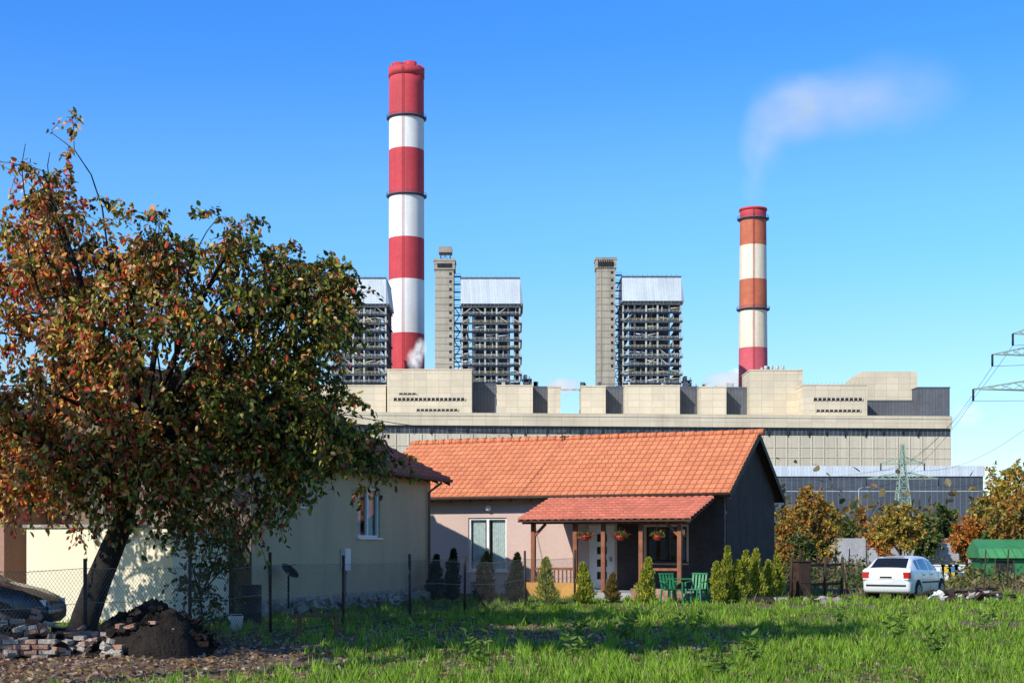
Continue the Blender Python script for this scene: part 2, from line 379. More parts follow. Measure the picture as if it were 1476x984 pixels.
# ---------------------------------------------------------------- houses
def tile_roof(O,U,V,W,Ls,name,m,parent,pu=.24,pv=.34,amp=.035):
    O=np.array(O,float);U=np.array(U,float);U/=np.linalg.norm(U);V=np.array(V,float);V/=np.linalg.norm(V);Nn=np.cross(U,V)
    if Nn[2]<0:Nn=-Nn
    nu=max(2,int(round(W/pu)))*6;us=np.linspace(0,W,nu+1);rows=int(round(Ls/pv));pv=Ls/rows
    vv=[];hh=[]
    vv.append(0);hh.append(-.03)
    for r in range(rows):
        vv+= [r*pv,(r+1)*pv];hh+=[.06,.0]
    vv=np.array(vv);hh=np.array(hh)
    prof=amp*np.abs(np.sin(np.pi*us/(W/round(W/pu))))
    A,B=np.meshgrid(us,vv);H=hh[:,None]+prof[None]
    sag=.02*np.sin(us*.9)+.012*np.sin(us*2.3+1)
    H=H+sag[None]*np.sin(np.pi*B/Ls)
    jit=rng.normal(size=H.shape)*.003
    P=O+A[...,None]*U+B[...,None]*V+(H+jit)[...,None]*Nn
    n_=len(us);i=(np.arange(len(vv)-1)[:,None]*n_+np.arange(n_-1)[None]).ravel()
    return fast(name,P.reshape(-1,3),4,None,[m],parent,np.stack([i,i+1,i+n_+1,i+n_],1))
def wall_open(mb,x0,x1,z0,z1,y0,y1,ops,mi=0):
    xs=sorted({x0,x1,*[v for o in ops for v in(o[0],o[1])]});zs=sorted({z0,z1,*[v for o in ops for v in(o[2],o[3])]})
    for a,b_ in zip(xs,xs[1:]):
        for c,d in zip(zs,zs[1:]):
            mx,mz=(a+b_)/2,(c+d)/2
            if any(o[0]<mx<o[1] and o[2]<mz<o[3] for o in ops):continue
            mb.box(a,b_,y0,y1,c,d,mi)
def window(par,x0,x1,z0,z1,y=.0,panes=2,curt=True,name='window',fr='white'):
    mb=MB();f=.07;yy=(y+.06,y+.13)
    mb.box(x0,x1,*yy,z0,z0+f);mb.box(x0,x1,*yy,z1-f,z1);mb.box(x0,x0+f,*yy,z0+f,z1-f);mb.box(x1-f,x1,*yy,z0+f,z1-f)
    for i in range(1,panes):
        c=x0+(x1-x0)*i/panes;mb.box(c-.045,c+.045,y+.05,y+.12,z0+f,z1-f)
    mb.box(x0-.06,x1+.06,y-.07,y+.055,z0-.05,z0-.002)
    mb.add([(x0,y+.1,z0),(x1,y+.1,z0),(x1,y+.1,z1),(x0,y+.1,z1)],[(0,1,2,3)],1)
    if curt:
        n=24
        for (a,b_) in ((x0+.08,x0+(x1-x0)*.40),(x0+(x1-x0)*.58,x1-.08)):
            vs=[];
            for i in range(n+1):
                xx_=a+(b_-a)*i/n;o=.02*math.sin(i*1.9);vs+=[(xx_,y+.2+o,z0+.02),(xx_,y+.2+o,z1-.02)]
            mb.add(vs,[(2*i,2*i+2,2*i+3,2*i+1) for i in range(n)],2,True)
    mb.build(name,[M[fr],M['glass'],M['curtain']],par)
def house(name,loc,rz,Lh,D,ze,zr,ov,ovg,wm,gm,gm2,rm,ops,plinth=0):
    E=empty(name,loc,rz);sl=(zr-ze)/(D/2+ov);zt=ze+sl*ov-.14
    mb=MB();wall_open(mb,-Lh,0,0,zt,0,.25,ops,0);mb.box(-Lh,0,D-.25,D,0,zt,0)
    mb.build('long_walls',[wm],E)
    poly=[(0,0),(D,0),(D,zt),(D/2,zr-.16),(0,zt)]
    mb=MB();mb.prismx(poly,0,.04);mb.build('gable_wall_a',[gm],E)
    mb=MB();mb.prismx(poly,-Lh-.04,-Lh);mb.build('gable_wall_b',[gm2],E)
    mb=MB();mb.box(-Lh+.05,-.05,.25,D-.25,.1,.16,0);mb.build('floor',[M['stone']],E)
    if plinth:
        mb=MB();mb.box(-Lh-.1,.1,-.06,-.003,0,plinth,0);mb.build('plinth',[M['stone']],E)
    V1=(0,D/2+ov,zr-ze);Ls=math.hypot(D/2+ov,zr-ze)
    tile_roof((-Lh-ovg,-ov,ze),(1,0,0),V1,Lh+2*ovg,Ls,'roof_front_slope',rm,E)
    tile_roof((-Lh-ovg,D+ov,ze),(1,0,0),(0,-(D/2+ov),zr-ze),Lh+2*ovg,Ls,'roof_back_slope',rm,E)
    mb=MB()
    t=.10
    for sgn,y0 in((1,-ov),(-1,D+ov)):
        ym=D/2
        mb.hexa([(-Lh-ovg,y0,ze-t),(Lh*0+ovg,y0,ze-t),(ovg,ym,zr-t),(-Lh-ovg,ym,zr-t),(-Lh-ovg,y0,ze-.045),(ovg,y0,ze-.045),(ovg,ym,zr-.045),(-Lh-ovg,ym,zr-.045)])
        for xx_ in (-Lh-ovg-.02,ovg+.0):
            mb.hexa([(xx_,y0,ze-.2),(xx_+.03,y0,ze-.2),(xx_+.03,ym,zr-.2),(xx_,ym,zr-.2),(xx_,y0,ze+.03),(xx_+.03,y0,ze+.03),(xx_+.03,ym,zr+.03),(xx_,ym,zr+.03)])
    mb.build('roof_boards',[M['darkwood']],E)
    mb=MB();k=0;xx_=-Lh+.2
    while xx_<0:
        mb.hexa([(xx_,-ov+.06,ze-.2+.03),(xx_+.09,-ov+.06,ze-.2+.03),(xx_+.09,0,zt-.1),(xx_,0,zt-.1),(xx_,-ov+.06,ze-.105+.03),(xx_+.09,-ov+.06,ze-.105+.03),(xx_+.09,0,zt+.03),(xx_,0,zt+.03)])
        xx_+=.75
    mb.build('rafter_tails',[M['wood']],E)
    mb=MB();x=-Lh-ovg
    while x<ovg-.05:
        mb.tube([(x,D/2,zr+.03+.01*math.sin(x)),(x+.37,D/2,zr+.045+.01*math.sin(x))],[.11,.13],10);x+=.35
    mb.build('ridge_tiles',[rm],E)
    mb=MB();mb.tube([(-Lh-ovg,-ov-.06,ze-.06),(ovg,-ov-.06,ze-.04)],.055,8);mb.build('gutter',[M['darkwood']],E)
    return E
ops=[(-9.23,-7.76,.86,2.70),(-4.75,-3.8,.3,2.4),(-2.7,-1.3,1.2,2.35)]
H2=house('pink_house_with_porch',(6.9,46,0),math.radians(-24),12.9,6.5,3.41,5.58,.55,.3,M['pink'],M['dkbrown'],M['pink'],M['tile'],ops)
window(H2,-9.23,-7.76,.86,2.70);window(H2,-2.7,-1.3,1.2,2.35,name='porch_window',curt=False,fr='darkwood')  # porch window frame coloured dark to stand for the porch shade
mb=MB();mb.box(-4.75,-3.8,.08,.14,.3,2.4)
for r_ in range(4): mb.box(-4.45,-4.1,.065,.079,.6+r_*.42,.85+r_*.42,1)
mb.box(-3.98,-3.92,.02,.08,1.2,1.35,2);mb.build('front_door',[M['white'],M['dark'],M['metal']],H2)
mb=MB()
wall_open(mb,-3.70,-.02,.25,3.3,-.03,-.003,[(-2.78,-1.22,1.1,2.43)],0);mb.build('porch_shade_sheet',[M['dkbrown']],H2)  # dark sheet over the pink wall, shade under the porch put into its colour
mb=MB();mb.box(-5.75,-.45,-2.9,-.035,0,.25,0);mb.box(-5.75,-3.6,-2.98,-2.905,0,.55,1);mb.box(-5.83,-5.755,-2.98,-.4,0,.55,1);mb.box(-2.2,-.45,-2.98,-2.905,0,.4,2)
mb.build('porch_floor',[M['gwall'],M['orangeb'],M['brick']],H2)
mb=MB()
for x in(-5.6,-4.15,-3.2,-1.95,-.7): mb.box(x-.065,x+.065,-2.75,-2.62,.25,2.42)
mb.box(-5.85,-.4,-2.77,-2.59,2.42,2.58)
for x in(-5.6,-.7):
    for s in(-1,1):
        if -5.7<x+s*.5<-.5: mb.beam((x,-2.68,2.0),(x+s*.42,-2.68,2.42),.08)
x=-5.8
while x<-.3: mb.beam((x,-3.05,2.46),(x,-.02,3.25),.08,0,.1);x+=.6
mb.box(-5.53,-4.22,-2.72,-2.66,.95,1.03);mb.box(-1.88,-.77,-2.72,-2.66,.95,1.03)
for k_ in range(9): mb.box(-5.45+k_*.14,-5.41+k_*.14,-2.71,-2.67,.25,.949)
mb.build('porch_timbers',[M['wood']],H2)
tile_roof((-5.95,-3.15,2.56),(1,0,0),(0,3.15,.86),5.75,math.hypot(3.15,.86),'porch_roof',M['tile3'],H2)
mb=MB();mb.hexa([(-5.95,-3.15,2.47),(-.2,-3.15,2.47),(-.2,-.035,3.33),(-5.95,-.035,3.33),(-5.95,-3.15,2.52),(-.2,-3.15,2.52),(-.2,-.035,3.38),(-5.95,-.035,3.38)])
mb.build('porch_roof_boards',[M['darkwood']],H2)
mb=MB();mb.lathe(-8.4,-.12,[(.02,2.92),(.09,2.96),(.11,3.04),(.08,3.12),(.02,3.14)],12);mb.box(-8.43,-8.37,-.1,-.003,3.0,3.06);mb.build('wall_lamp',[M['white']],H2)
mb=MB();mb.tube([(-6.9,3.0,5.2),(-6.9,3.0,5.80)],.02,6);mb.tube([(-7.1,3.0,5.78),(-6.75,3.0,5.82)],.03,6);mb.build('roof_bracket',[M['darkwood']],H2)
def l2w(E,x,y,z): 
    a=E.rotation_euler[2];return (E.location[0]+x*math.cos(a)-y*math.sin(a),E.location[1]+x*math.sin(a)+y*math.cos(a),z)
for x in(-3.7,-2.55,-1.35):
    p=l2w(H2,x,-2.9,2.0);E=empty('hanging_flower_basket',p)
    mb=MB();mb.lathe(0,0,[(.07,-.12),(.13,0),(.14,.04)],14)
    for k in range(3):
        a=k*2.1;mb.tube([(.13*math.cos(a),.13*math.sin(a),.03),(0,0,.45)],.006,4,1)
    mb.build('pot',[M['pot'],M['wire']],E)
    P=rng.normal(size=(200,3))*[.11,.11,.06]+[0,0,.08];leaves('plant',P,.07,np.array([(.10,.16,.03),(.5,.05,.03)])[(rng.random(200)<.35).astype(int)],M['leaf'],E)
a1=math.atan2(.955,.295)
ops1=[(-5.73,-4.12,1.95,3.37),(-9.5,-9.05,2.72,3.25)]
H1=house('beige_house',(-2.59,45,0),a1,12,8,3.82,6.15,.5,.45,M['beige'],M['beige'],M['gableb'],M['tile2'],ops1,plinth=.42)
window(H1,-5.73,-4.12,1.95,3.37);window(H1,-9.5,-9.05,2.72,3.25,panes=1,curt=False)
mb=MB();mb.box(-6.9,-6.55,-.14,-.01,1.05,1.65,0);mb.tube([(-6.7,-.07,1.05),(-6.7,-.07,.1)],.03,6,1);mb.build('meter_box',[M['white'],M['metal']],H1)
mb=MB();mb.tube([(-.3,-.5,3.7),(-.3,-.08,3.4),(-.3,-.08,.1)],.045,8);mb.build('downpipe',[M['gableb']],H1)
mb=MB()
for i in range(90):
    x=rng.uniform(-11,-.2);mb.rbox((x,-.2-abs(rng.normal()*.12),rng.uniform(.03,.3)),(rng.uniform(.12,.35),rng.uniform(.1,.2),rng.uniform(.08,.2)),Euler((rng.normal()*.3,rng.normal()*.3,rng.random()*3)).to_matrix())
mb.build('footing_stones',[M['stone']],H1)
E=empty('cream_annexe',(-7.38,31,0),a1)
mb=MB();mb.box(0,2.5,0,3.75,0,2.12,0);mb.box(-.06,2.5,-.06,3.81,2.12,2.19,1);mb.build('walls',[M['cream'],M['stone']],E,bevel=.01)
E=empty('pink_outhouse',(-12.0,33.6,0),a1)
mb=MB();mb.box(0,.2,0,5,0,2.9);mb.box(.2,6,0,.2,0,2.9);mb.box(5.8,6,.2,5,0,2.9);mb.box(.2,5.8,4.8,5,0,2.9);mb.box(-.03,-.003,.9,1.9,1.2,2.2,1);mb.box(-.05,-.031,1.38,1.42,1.2,2.2,2)
mb.build('walls',[M['outpink'],M['dark'],M['white']],E)
mb=MB();mb.prismx([(-.4,2.9),(5.4,2.9),(2.5,4.3)],-.4,6.4);mb.build('roof',[M['tile2']],E)

# ---------------------------------------------------------------- fence
def gz1(x,y): return float(gh(x,y))
E=empty('chain_link_fence',(0,0,0))
fp=[(-9.2,17.9),(-8.0,20.6),(-6.9,23.0),(-5.8,25.6),(-4.74,27.9),(-3.6,30.3),(-2.36,32.9),(-1.2,36.0),(.37,39.6),(1.85,42.0)]
mb=MB()
for i,(x,y) in enumerate(fp):
    z=gz1(x,y);lx=.04*math.sin(i*3.1);mb.tube([(x,y,z-.05),(x+lx,y,z+1.55+.06*math.sin(i*5))],.032,8,0)
for (x0,y0),(x1,y1) in zip(fp,fp[1:]):
    for zz in(.12,.8,1.36): mb.tube([(x0,y0,gz1(x0,y0)+zz),((x0+x1)/2,(y0+y1)/2,gz1(x0,y0)+zz-.03),(x1,y1,gz1(x1,y1)+zz)],.005,3,1)
mb.build('posts_and_line_wire',[mat('fence_post_paint',(.05,.035,.03),.8,.3,5),M['metal']],E)
mb=MB()
for (x0,y0),(x1,y1) in zip(fp,fp[1:]):
    l=math.hypot(x1-x0,y1-y0);h=1.24;st=.085;n=int((l+h)/st);zb=gz1(x0,y0)+.12
    for k in range(n):
        s=k*st
        for sg in(0,1):
            a_=max(0,s-h);b_=min(s,l)
            if a_>=b_:continue
            za=zb+(s-a_);zc=zb+(s-b_)
            A_=a_;B_=b_
            if sg: A_,B_=l-a_,l-b_
            mb.tube([(x0+(x1-x0)*A_/l,y0+(y1-y0)*A_/l,za),(x0+(x1-x0)*B_/l,y0+(y1-y0)*B_/l,zc)],.0026,3,0,cap=False)
mb.build('wire_mesh',[mat('weathered_wire',(.16,.15,.14),.6,.3,4)],E)
E=empty('wooden_post_fence',(0,0,0));mb=MB();pp=[(bx(p,47+i*.8),47+i*.8) for i,p in enumerate((1140,1165,1188,1213))]
for x,y in pp: mb.tube([(x,y,0),(x+.03,y,1.35)],.05,7)
for (x0,y0),(x1,y1) in zip(pp,pp[1:]):
    for z in(.4,1.05): mb.beam((x0,y0,z),(x1,y1,z+.03),.03,0,.09)
mb.build('posts_and_rails',[M['darkwood']],E)
E=empty('rusty_stove_cabinet',(bx(1156,46.5),46.5,0),.3);mb=MB();mb.box(-.22,.22,-.2,.2,.1,1.2);mb.box(-.26,.26,-.24,.24,1.2,1.25)
for x in(-.18,.18):
    for y in(-.16,.16): mb.box(x-.02,x+.02,y-.02,y+.02,0,.1)
mb.box(-.17,.17,-.215,-.2,.5,1.0,1);mb.tube([(0,.1,1.25),(0,.1,1.6)],.05,8);mb.build('body',[mat('rusty_metal',(.05,.03,.022),.8,.5,4),M['darkwood']],E,bevel=.01)
E=empty('wooden_bench',(bx(458,26.4),26.4,0),.15);mb=MB()
for k in range(3): mb.box(-.42,.42,-.18+k*.13,-.07+k*.13,.40,.44)
for x in(-.34,.34):
    mb.box(x-.04,x+.04,-.16,-.10,0,.40);mb.box(x-.04,x+.04,.10,.16,0,.40);mb.box(x-.03,x+.03,-.1,.1,.33,.39)
mb.build('seat_and_legs',[mat('weathered_bench_timber',(.14,.07,.04),.8,.3,5)],E,bevel=.006)
E=empty('satellite_dish',(bx(424,35.5),34.6,0));mb=MB();mb.tube([(0,0,0),(0,0,1.0)],.025,8)
mb.build('mast',[M['dark']],E)
mb=MB();pr=[(.02,0),(.10,.02),(.18,.05),(.25,.09)];mb.lathe(0,0,pr,24,cap=False);mb.tube([(0,.25,.09),(0,0,.3)],.01,5);o=mb.build('dish',[M['dark']],E);o.location=(0,-.06,1.05);o.rotation_euler=(math.radians(35),0.5,.5)
E=empty('white_bucket',(bx(340,28.6),28.6,0));mb=MB();mb.lathe(0,0,[(.11,0),(.15,.28),(.16,.30)],18);mb.tube([(.15,0,.28),(.1,.06,.34),(-.1,.06,.34),(-.15,0,.28)],.006,4);mb.build('bucket',[M['white']],E)
E=empty('metal_barrel',(bx(352,30),30.5,0));mb=MB();mb.lathe(0,0,[(.28,0),(.29,.02),(.28,.28),(.295,.3),(.28,.32),(.28,.6),(.295,.62),(.28,.64),(.28,.86),(.29,.88)],24);mb.build('drum',[mat('barrel_paint',(.03,.03,.03),.6,.3,4)],E)
def chair(x,y,r):
    E=empty('garden_chair',(x,y,.0),r);mb=MB();mb.box(-.24,.24,-.24,.22,.40,.43)
    for k in range(5): mb.beam((-.2+k*.1,.22,.43),(-.21+k*.105,.34,.88),.06,0,.015)
    mb.beam((-.25,.34,.88),(.25,.34,.88),.05)
    for x_ in(-.22,.22):
        for y_ in(-.22,.2): mb.beam((x_*1.15,y_*1.15,0),(x_,y_,.42),.045)
        mb.beam((x_*1.1,-.24,.62),(x_*1.1,.28,.66),.05,0,.03);mb.beam((x_*1.1,-.22,.42),(x_*1.1,-.23,.62),.04)
    mb.build('moulded_frame',[M['plasticg']],E,bevel=.006);return E
for p,yy_,r in((1003,42.6,-.5),(968,42.4,.4),(1020,43.2,2.3)):
    chair(bx(p,yy_),yy_,r)
E=empty('garden_table',(bx(988,43.3),43.3,0),.2);mb=MB();mb.box(-.5,.5,-.35,.35,.70,.73)
for x in(-.4,.4):
    for y in(-.27,.27): mb.box(x-.03,x+.03,y-.03,y+.03,0,.7)
mb.build('table',[M['plasticg']],E,bevel=.006)
def thuja(base,h,r,cA,cB,n=2200):
    E=empty('thuja_shrub',base);mb=MB();mb.tube([(0,0,0),(0,0,h*.9)],[.03,.008],6);
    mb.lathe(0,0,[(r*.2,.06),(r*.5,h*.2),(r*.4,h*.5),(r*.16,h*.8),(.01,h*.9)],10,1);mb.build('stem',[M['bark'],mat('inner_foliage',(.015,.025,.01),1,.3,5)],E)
    t=rng.random(n)**1.15;ang=rng.random(n)*6.283;ph=rng.random()*6
    rr=r*(np.minimum(t/.14,1)**.5)*(1-t)**.65*(.6+.6*rng.random(n))*(1+.3*np.sin(ang*3+t*9+ph)+.2*np.sin(ang*2-t*21+ph))
    P=np.stack([rr*np.cos(ang)+.04*np.sin(t*5+ph),rr*np.sin(ang),.04+t*h*.98],1)
    A=np.stack([np.cos(ang)*.5,np.sin(ang)*.5,1+0*ang],1)
    k=rng.random(n)[:,None];c=np.array(cA)*(1-k)+np.array(cB)*k
    leaves('foliage',P,.09,c,M['leaf'],E,down=0,asp=.4,A=A)
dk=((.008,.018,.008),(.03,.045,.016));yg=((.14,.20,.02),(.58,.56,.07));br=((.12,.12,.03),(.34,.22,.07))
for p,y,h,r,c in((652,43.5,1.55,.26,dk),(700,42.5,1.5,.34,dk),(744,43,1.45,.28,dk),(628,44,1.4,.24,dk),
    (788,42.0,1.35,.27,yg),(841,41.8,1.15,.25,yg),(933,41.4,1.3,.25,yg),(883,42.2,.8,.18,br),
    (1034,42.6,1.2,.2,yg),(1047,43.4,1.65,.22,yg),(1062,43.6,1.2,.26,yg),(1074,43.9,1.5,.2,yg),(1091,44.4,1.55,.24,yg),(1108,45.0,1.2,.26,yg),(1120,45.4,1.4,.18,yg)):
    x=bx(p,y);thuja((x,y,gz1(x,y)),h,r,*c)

# ---------------------------------------------------------------- trees
olive=np.array([(.045,.062,.010),(.12,.145,.02),(.24,.25,.035),(.62,.50,.09),(.78,.29,.05),(.66,.075,.045),(.44,.17,.06),(.80,.52,.26)])
def pal_main(P):
    n=len(P);x=P[:,0]
    red=.66-.125*(x-.0)+.25*np.sin(P[:,0]*1.7+P[:,2]*1.3)*np.sin(P[:,1]*1.5+P[:,2])
    red=np.clip(red,.13,.82)
    u=rng.random(n);v=rng.random(n)
    idx=np.where(u<red,3+(v*5).astype(int),(v*2.99).astype(int))
    return olive[idx]*(.7+.6*rng.random(n))[:,None]
TB=np.array([-8.5,28.0,0.0]);k=28/F
cl=[]
for (p,q,rx,rz,dy) in [(62,245,38,60,0),(35,330,62,75,.8),(60,430,85,90,-1.0),(175,385,75,70,.6),(225,340,45,40,-.8),(335,345,60,48,0),(395,400,68,55,1.0),(455,425,50,42,-.3),
    (300,460,85,75,-1.6),(140,510,90,85,1.8),(60,560,90,85,-1.8),(430,530,66,75,.2),(485,610,50,50,-.6),(240,590,95,80,1.2),(350,600,85,75,-1.0),(180,640,85,65,-1.6),(410,680,66,50,.4),(300,690,60,50,-.4),(40,670,75,60,0),
    (110,690,70,50,-.8),(230,700,60,40,-1.2),(15,620,60,60,-1.5),(470,520,50,60,1.0),(350,520,70,70,1.4),(100,600,80,70,1.0),(200,470,80,70,-1.5),(420,610,60,60,-.8),
    (-70,420,100,110,0),(-80,600,90,90,0),(503,398,14,14,0),(330,560,80,80,2.2),(80,360,60,60,2.4),(520,650,28,30,0)]:
    yy_=28+dy;cl.append((np.array([bx(p,yy_),yy_,bz(q,yy_)])-TB,(rx*k,1.1,rz*k)))
tree('autumn_fruit_tree',tuple(TB),[(0,0,-.1),(.12,0,.35),(.35,0,1.0),(.62,0,1.65),(.85,0,2.2),(1.0,.05,2.9),(1.1,.1,3.8)],.30,cl,8,3,6,13,.122,pal_main,droop=.75,limbr=.085)
def sh(pA):
    pA=np.array(pA)
    def f(P):
        i=rng.integers(0,len(pA),len(P));return pA[i]*(.65+.7*rng.random(len(P)))[:,None]
    return f
# neighbouring garden trees beyond the left edge that shade the lawn
wg=sh([(.05,.08,.02),(.12,.13,.03)])
def offs(n,sx,sy,sz,cz): return [((float(np.clip(rng.normal(),-1.3,1.3))*sx,float(np.clip(rng.normal(),-1.5,1.5))*sy,cz+float(np.clip(rng.normal(),-1.3,1.3))*sz),(1.4,1.4,1.1)) for _ in range(n)]
tree('walnut_tree',(-13.2,16.0,0),[(0,0,0),(.1,0,2),(0,.1,4),(.1,.2,6.5)],.28,offs(15,1.8,1.5,1.2,11.0),6,3,4,12,.30,wg,droop=.4,reach=1.3,twig=False)
tree('walnut_tree',(-14.0,17.0,0),[(0,0,0),(.1,0,1.5),(0,.1,3),(.1,.2,4.5)],.24,offs(12,1.6,1.3,1.0,7.5),6,3,4,12,.30,wg,droop=.4,reach=1.3,twig=False)
tree('walnut_tree',(-9.6,12.6,0),[(0,0,0),(.1,0,3),(0,.1,6),(.1,.2,9.5)],.30,offs(14,1.5,1.1,1.1,14.2),6,3,4,12,.30,wg,droop=.4,reach=1.3,twig=False)
cl=[((.1,0,1.6),(.35,.3,.4)),((-.25,0,1.1),(.3,.3,.4)),((.35,.1,2.0),(.3,.3,.35)),((.3,0,.8),(.3,.3,.3)),((-.3,.1,1.9),(.25,.25,.3)),((.1,0,.5),(.3,.3,.3)),((.5,0,1.4),(.2,.2,.4))]
tree('sapling',(bx(290,26.5),26.5,0),[(0,0,0),(.02,0,.4),(-.02,0,.8)],.03,cl,5,2,3,7,.09,sh([(.05,.08,.02),(.1,.12,.03),(.2,.12,.05)]),droop=.4,reach=.5,limbr=.02)
aut=[(.48,.25,.04),(.34,.25,.05),(.42,.15,.03),(.18,.18,.04)];grn=[(.05,.08,.02),(.10,.14,.03),(.18,.19,.05)];ora=[(.58,.22,.03),(.48,.13,.03),(.38,.24,.05)]
ylw=[(.48,.38,.05),(.22,.22,.05),(.46,.22,.04)]
def bgtree(p,top,wpx,Yd,pl,dens=1,name='autumn_tree'):
    x=bx(p,Yd);H=bz(top,Yd);R=wpx/2*Yd/F
    cl=[((rng.uniform(-.6,.6)*R,rng.uniform(-.6,.6)*R,H*rng.uniform(.28,.82)),(R*.42,R*.42,H*.16)) for _ in range(int(10*dens))]
    cl.append(((0,0,H*.86),(R*.3,R*.3,H*.1)))
    tree(name,(x,Yd,0),[(0,0,0),(.05,0,H*.12),(0,0,H*.25)],.035*H*.6,cl,5,3,3,8,.20*Yd/80,sh(pl),droop=.3,reach=.16*H*.7,twig=False,limbr=.06)
for a_ in[(1165,700,90,75,aut,1.2),(1185,718,70,82,ylw,1),(1140,738,60,70,aut,1),(1152,765,60,66,grn,.8),(1244,726,46,130,ora,.8),(1215,740,44,120,grn,.8),(1297,722,80,100,ylw,1),(1270,745,50,105,ora,.7),(1330,735,60,110,grn,1),(1362,722,60,120,grn,.9),
    (1412,708,95,85,ylw,1.1),(1392,738,64,75,ora,.9),(1452,650,105,90,ylw,1.5),(1490,668,90,80,aut,1),(1470,702,90,72,aut,1.1),(1430,745,60,74,grn,.8),(1560,690,110,85,ylw,1)]:
    bgtree(*a_)
P=[];C=[]
for i in range(220):
    Yd=rng.uniform(120,260);x=bx(rng.uniform(-300,1750),Yd);h=rng.uniform(2,6.5);n=200
    q=rng.normal(size=(n,3))*[h*.6,h*.6,h*.3]+[x,Yd,h*.5];q[:,2]=np.abs(q[:,2]);P.append(q)
    c=np.array([(.05,.075,.02),(.12,.12,.035),(.26,.15,.04),(.2,.16,.07)][rng.integers(0,4)]);C.append(c*(.6+.8*rng.random((n,1))))
leaves('distant_shrubs',np.concatenate(P),.75,np.concatenate(C),M['leaf'],None,asp=.8)
P=[];C=[]
for i in range(110):
    Yd=rng.uniform(54,105);x=bx(rng.uniform(1110,1560),Yd);h=rng.uniform(.3,1.1);n=110
    q=rng.normal(size=(n,3))*[h*.7,h*.6,h*.35]+[x,Yd,h*.3];q[:,2]=np.abs(q[:,2]);P.append(q)
    c=np.array([(.06,.10,.02),(.15,.16,.04),(.26,.2,.07),(.2,.15,.08)][rng.integers(0,4)]);C.append(c*(.6+.8*rng.random((n,1))))
leaves('scrub_bushes',np.concatenate(P),.2,np.concatenate(C),M['leaf'],None,asp=.6)
P=[];A=[]
for p,q in((828,945),(893,925),(1003,915),(760,905),(1090,958),(905,918),(600,935),(1350,950),(1210,900),(980,930),(1040,975),(830,920),(1420,905),(1290,925),(690,960)):
    Yd=1.7*F/(q-787);x=bx(p,Yd)
    for s_ in range(5):
        t=rng.random()*6.28;e=(x+.2*math.cos(t),Yd+.2*math.sin(t),.2+.35*rng.random())
        for j in range(12):
            f=.2+.8*j/11;P.append((x+(e[0]-x)*f,Yd+(e[1]-Yd)*f,e[2]*f));A.append((rng.normal(),rng.normal(),.3))
leaves('broadleaf_weeds',P,.12,np.array([(.13,.22,.035)])*(.7+.6*rng.random((len(P),1))),M['leaf'],None,down=0,A=np.array(A),asp=.4)

# ---------------------------------------------------------------- rubble, soil
def mound(name,c,rx,ry,h,m,seed,rough=.12):
    E=empty(name,c);r=np.random.default_rng(seed);n=60;g_=np.linspace(-1.2,1.2,n);A,B=np.meshgrid(g_,g_)
    rad=np.sqrt(A*A+B*B)*(1+.12*np.sin(3*np.arctan2(B,A)+seed));H=h*np.clip(1-rad**2,0,1)**.7*(1+.25*np.sin(5*A+seed)*np.sin(4*B))+rough*(r.random(A.shape)-.4)*np.clip(1.15-rad,0,1)-.04
    V=np.stack([A*rx,B*ry,H],-1).reshape(-1,3);i=(np.arange(n-1)[:,None]*n+np.arange(n-1)[None]).ravel()
    fast('heap',V,4,None,[m],E,np.stack([i,i+1,i+n+1,i+n],1))
    mb=MB()
    for i in range(120):
        a=rng.random()*6.28;q=rng.random()**.5*1.05;mb.rbox((q*rx*math.cos(a),q*ry*math.sin(a),h*max(0,1-q*q)**.7+.0),(rng.uniform(.05,.2),rng.uniform(.04,.12),rng.uniform(.03,.08)),Euler((rng.normal()*.5,rng.normal()*.5,rng.random()*3)).to_matrix(),int(rng.random()<.15))
    mb.build('clods',[m,M['brick']],E)
    return E
mound('soil_heap',(-5.7,22.6,0),1.0,1.0,.74,M['soil'],2,.16)
E=empty('brick_rubble_pile',(-7.6,22.2,0));mb=MB()
def rr(): return Euler((rng.normal()*.3,rng.normal()*.3,rng.random()*3)).to_matrix()
for i in range(380):
    x=rng.uniform(-1.7,1.7);y=rng.normal()*.5;zm=.72*(1-abs(x)/2.5)*max(0,1-abs(y)/1.1);sc=rng.uniform(.5,1)
    mb.rbox((x,y,rng.random()*zm+.04),(.25*sc,.12,.065) if rng.random()<.6 else (.14,.12*sc,.08),rr(),int(rng.choice([0,0,0,1,1,2])))
for r_ in range(4):
    for c_ in range(5):
        if rng.random()<.85: mb.rbox((-.55+c_*.27+(r_%2)*.1,-.85+rng.normal()*.015,.04+r_*.078),(.25,.12,.068),Matrix.Rotation(rng.normal()*.05,3,'Z'),int(rng.integers(0,2)))
mb.build('bricks',[M['brick'],M['stone'],M['soil']],E,bevel=.006)
E=empty('debris_heap',(bx(1405,44.5),44.5,0));mb=MB()
for i in range(70): mb.rbox((rng.normal()*.55,rng.normal()*.35,abs(rng.normal()*.16)+.04),(rng.uniform(.1,.6),rng.uniform(.08,.3),rng.uniform(.03,.12)),rr(),int(rng.choice([0,0,1,2,3,3])))
mb.build('planks_and_stones',[M['darkwood'],M['stone'],M['white'],M['soil']],E)
E=empty('stepping_stones',(0,0,0));mb=MB()
for i in range(26):
    p=rng.uniform(1030,1230);Yd=rng.uniform(42,45.5);mb.rbox((bx(p,Yd),Yd,.05),(rng.uniform(.15,.5),rng.uniform(.1,.3),rng.uniform(.06,.14)),rr(),int(rng.integers(0,2)))
mb.build('blocks',[M['stone'],M['darkwood']],E)
E=empty('old_tyre',(bx(1100,43.2),43.2,.09));
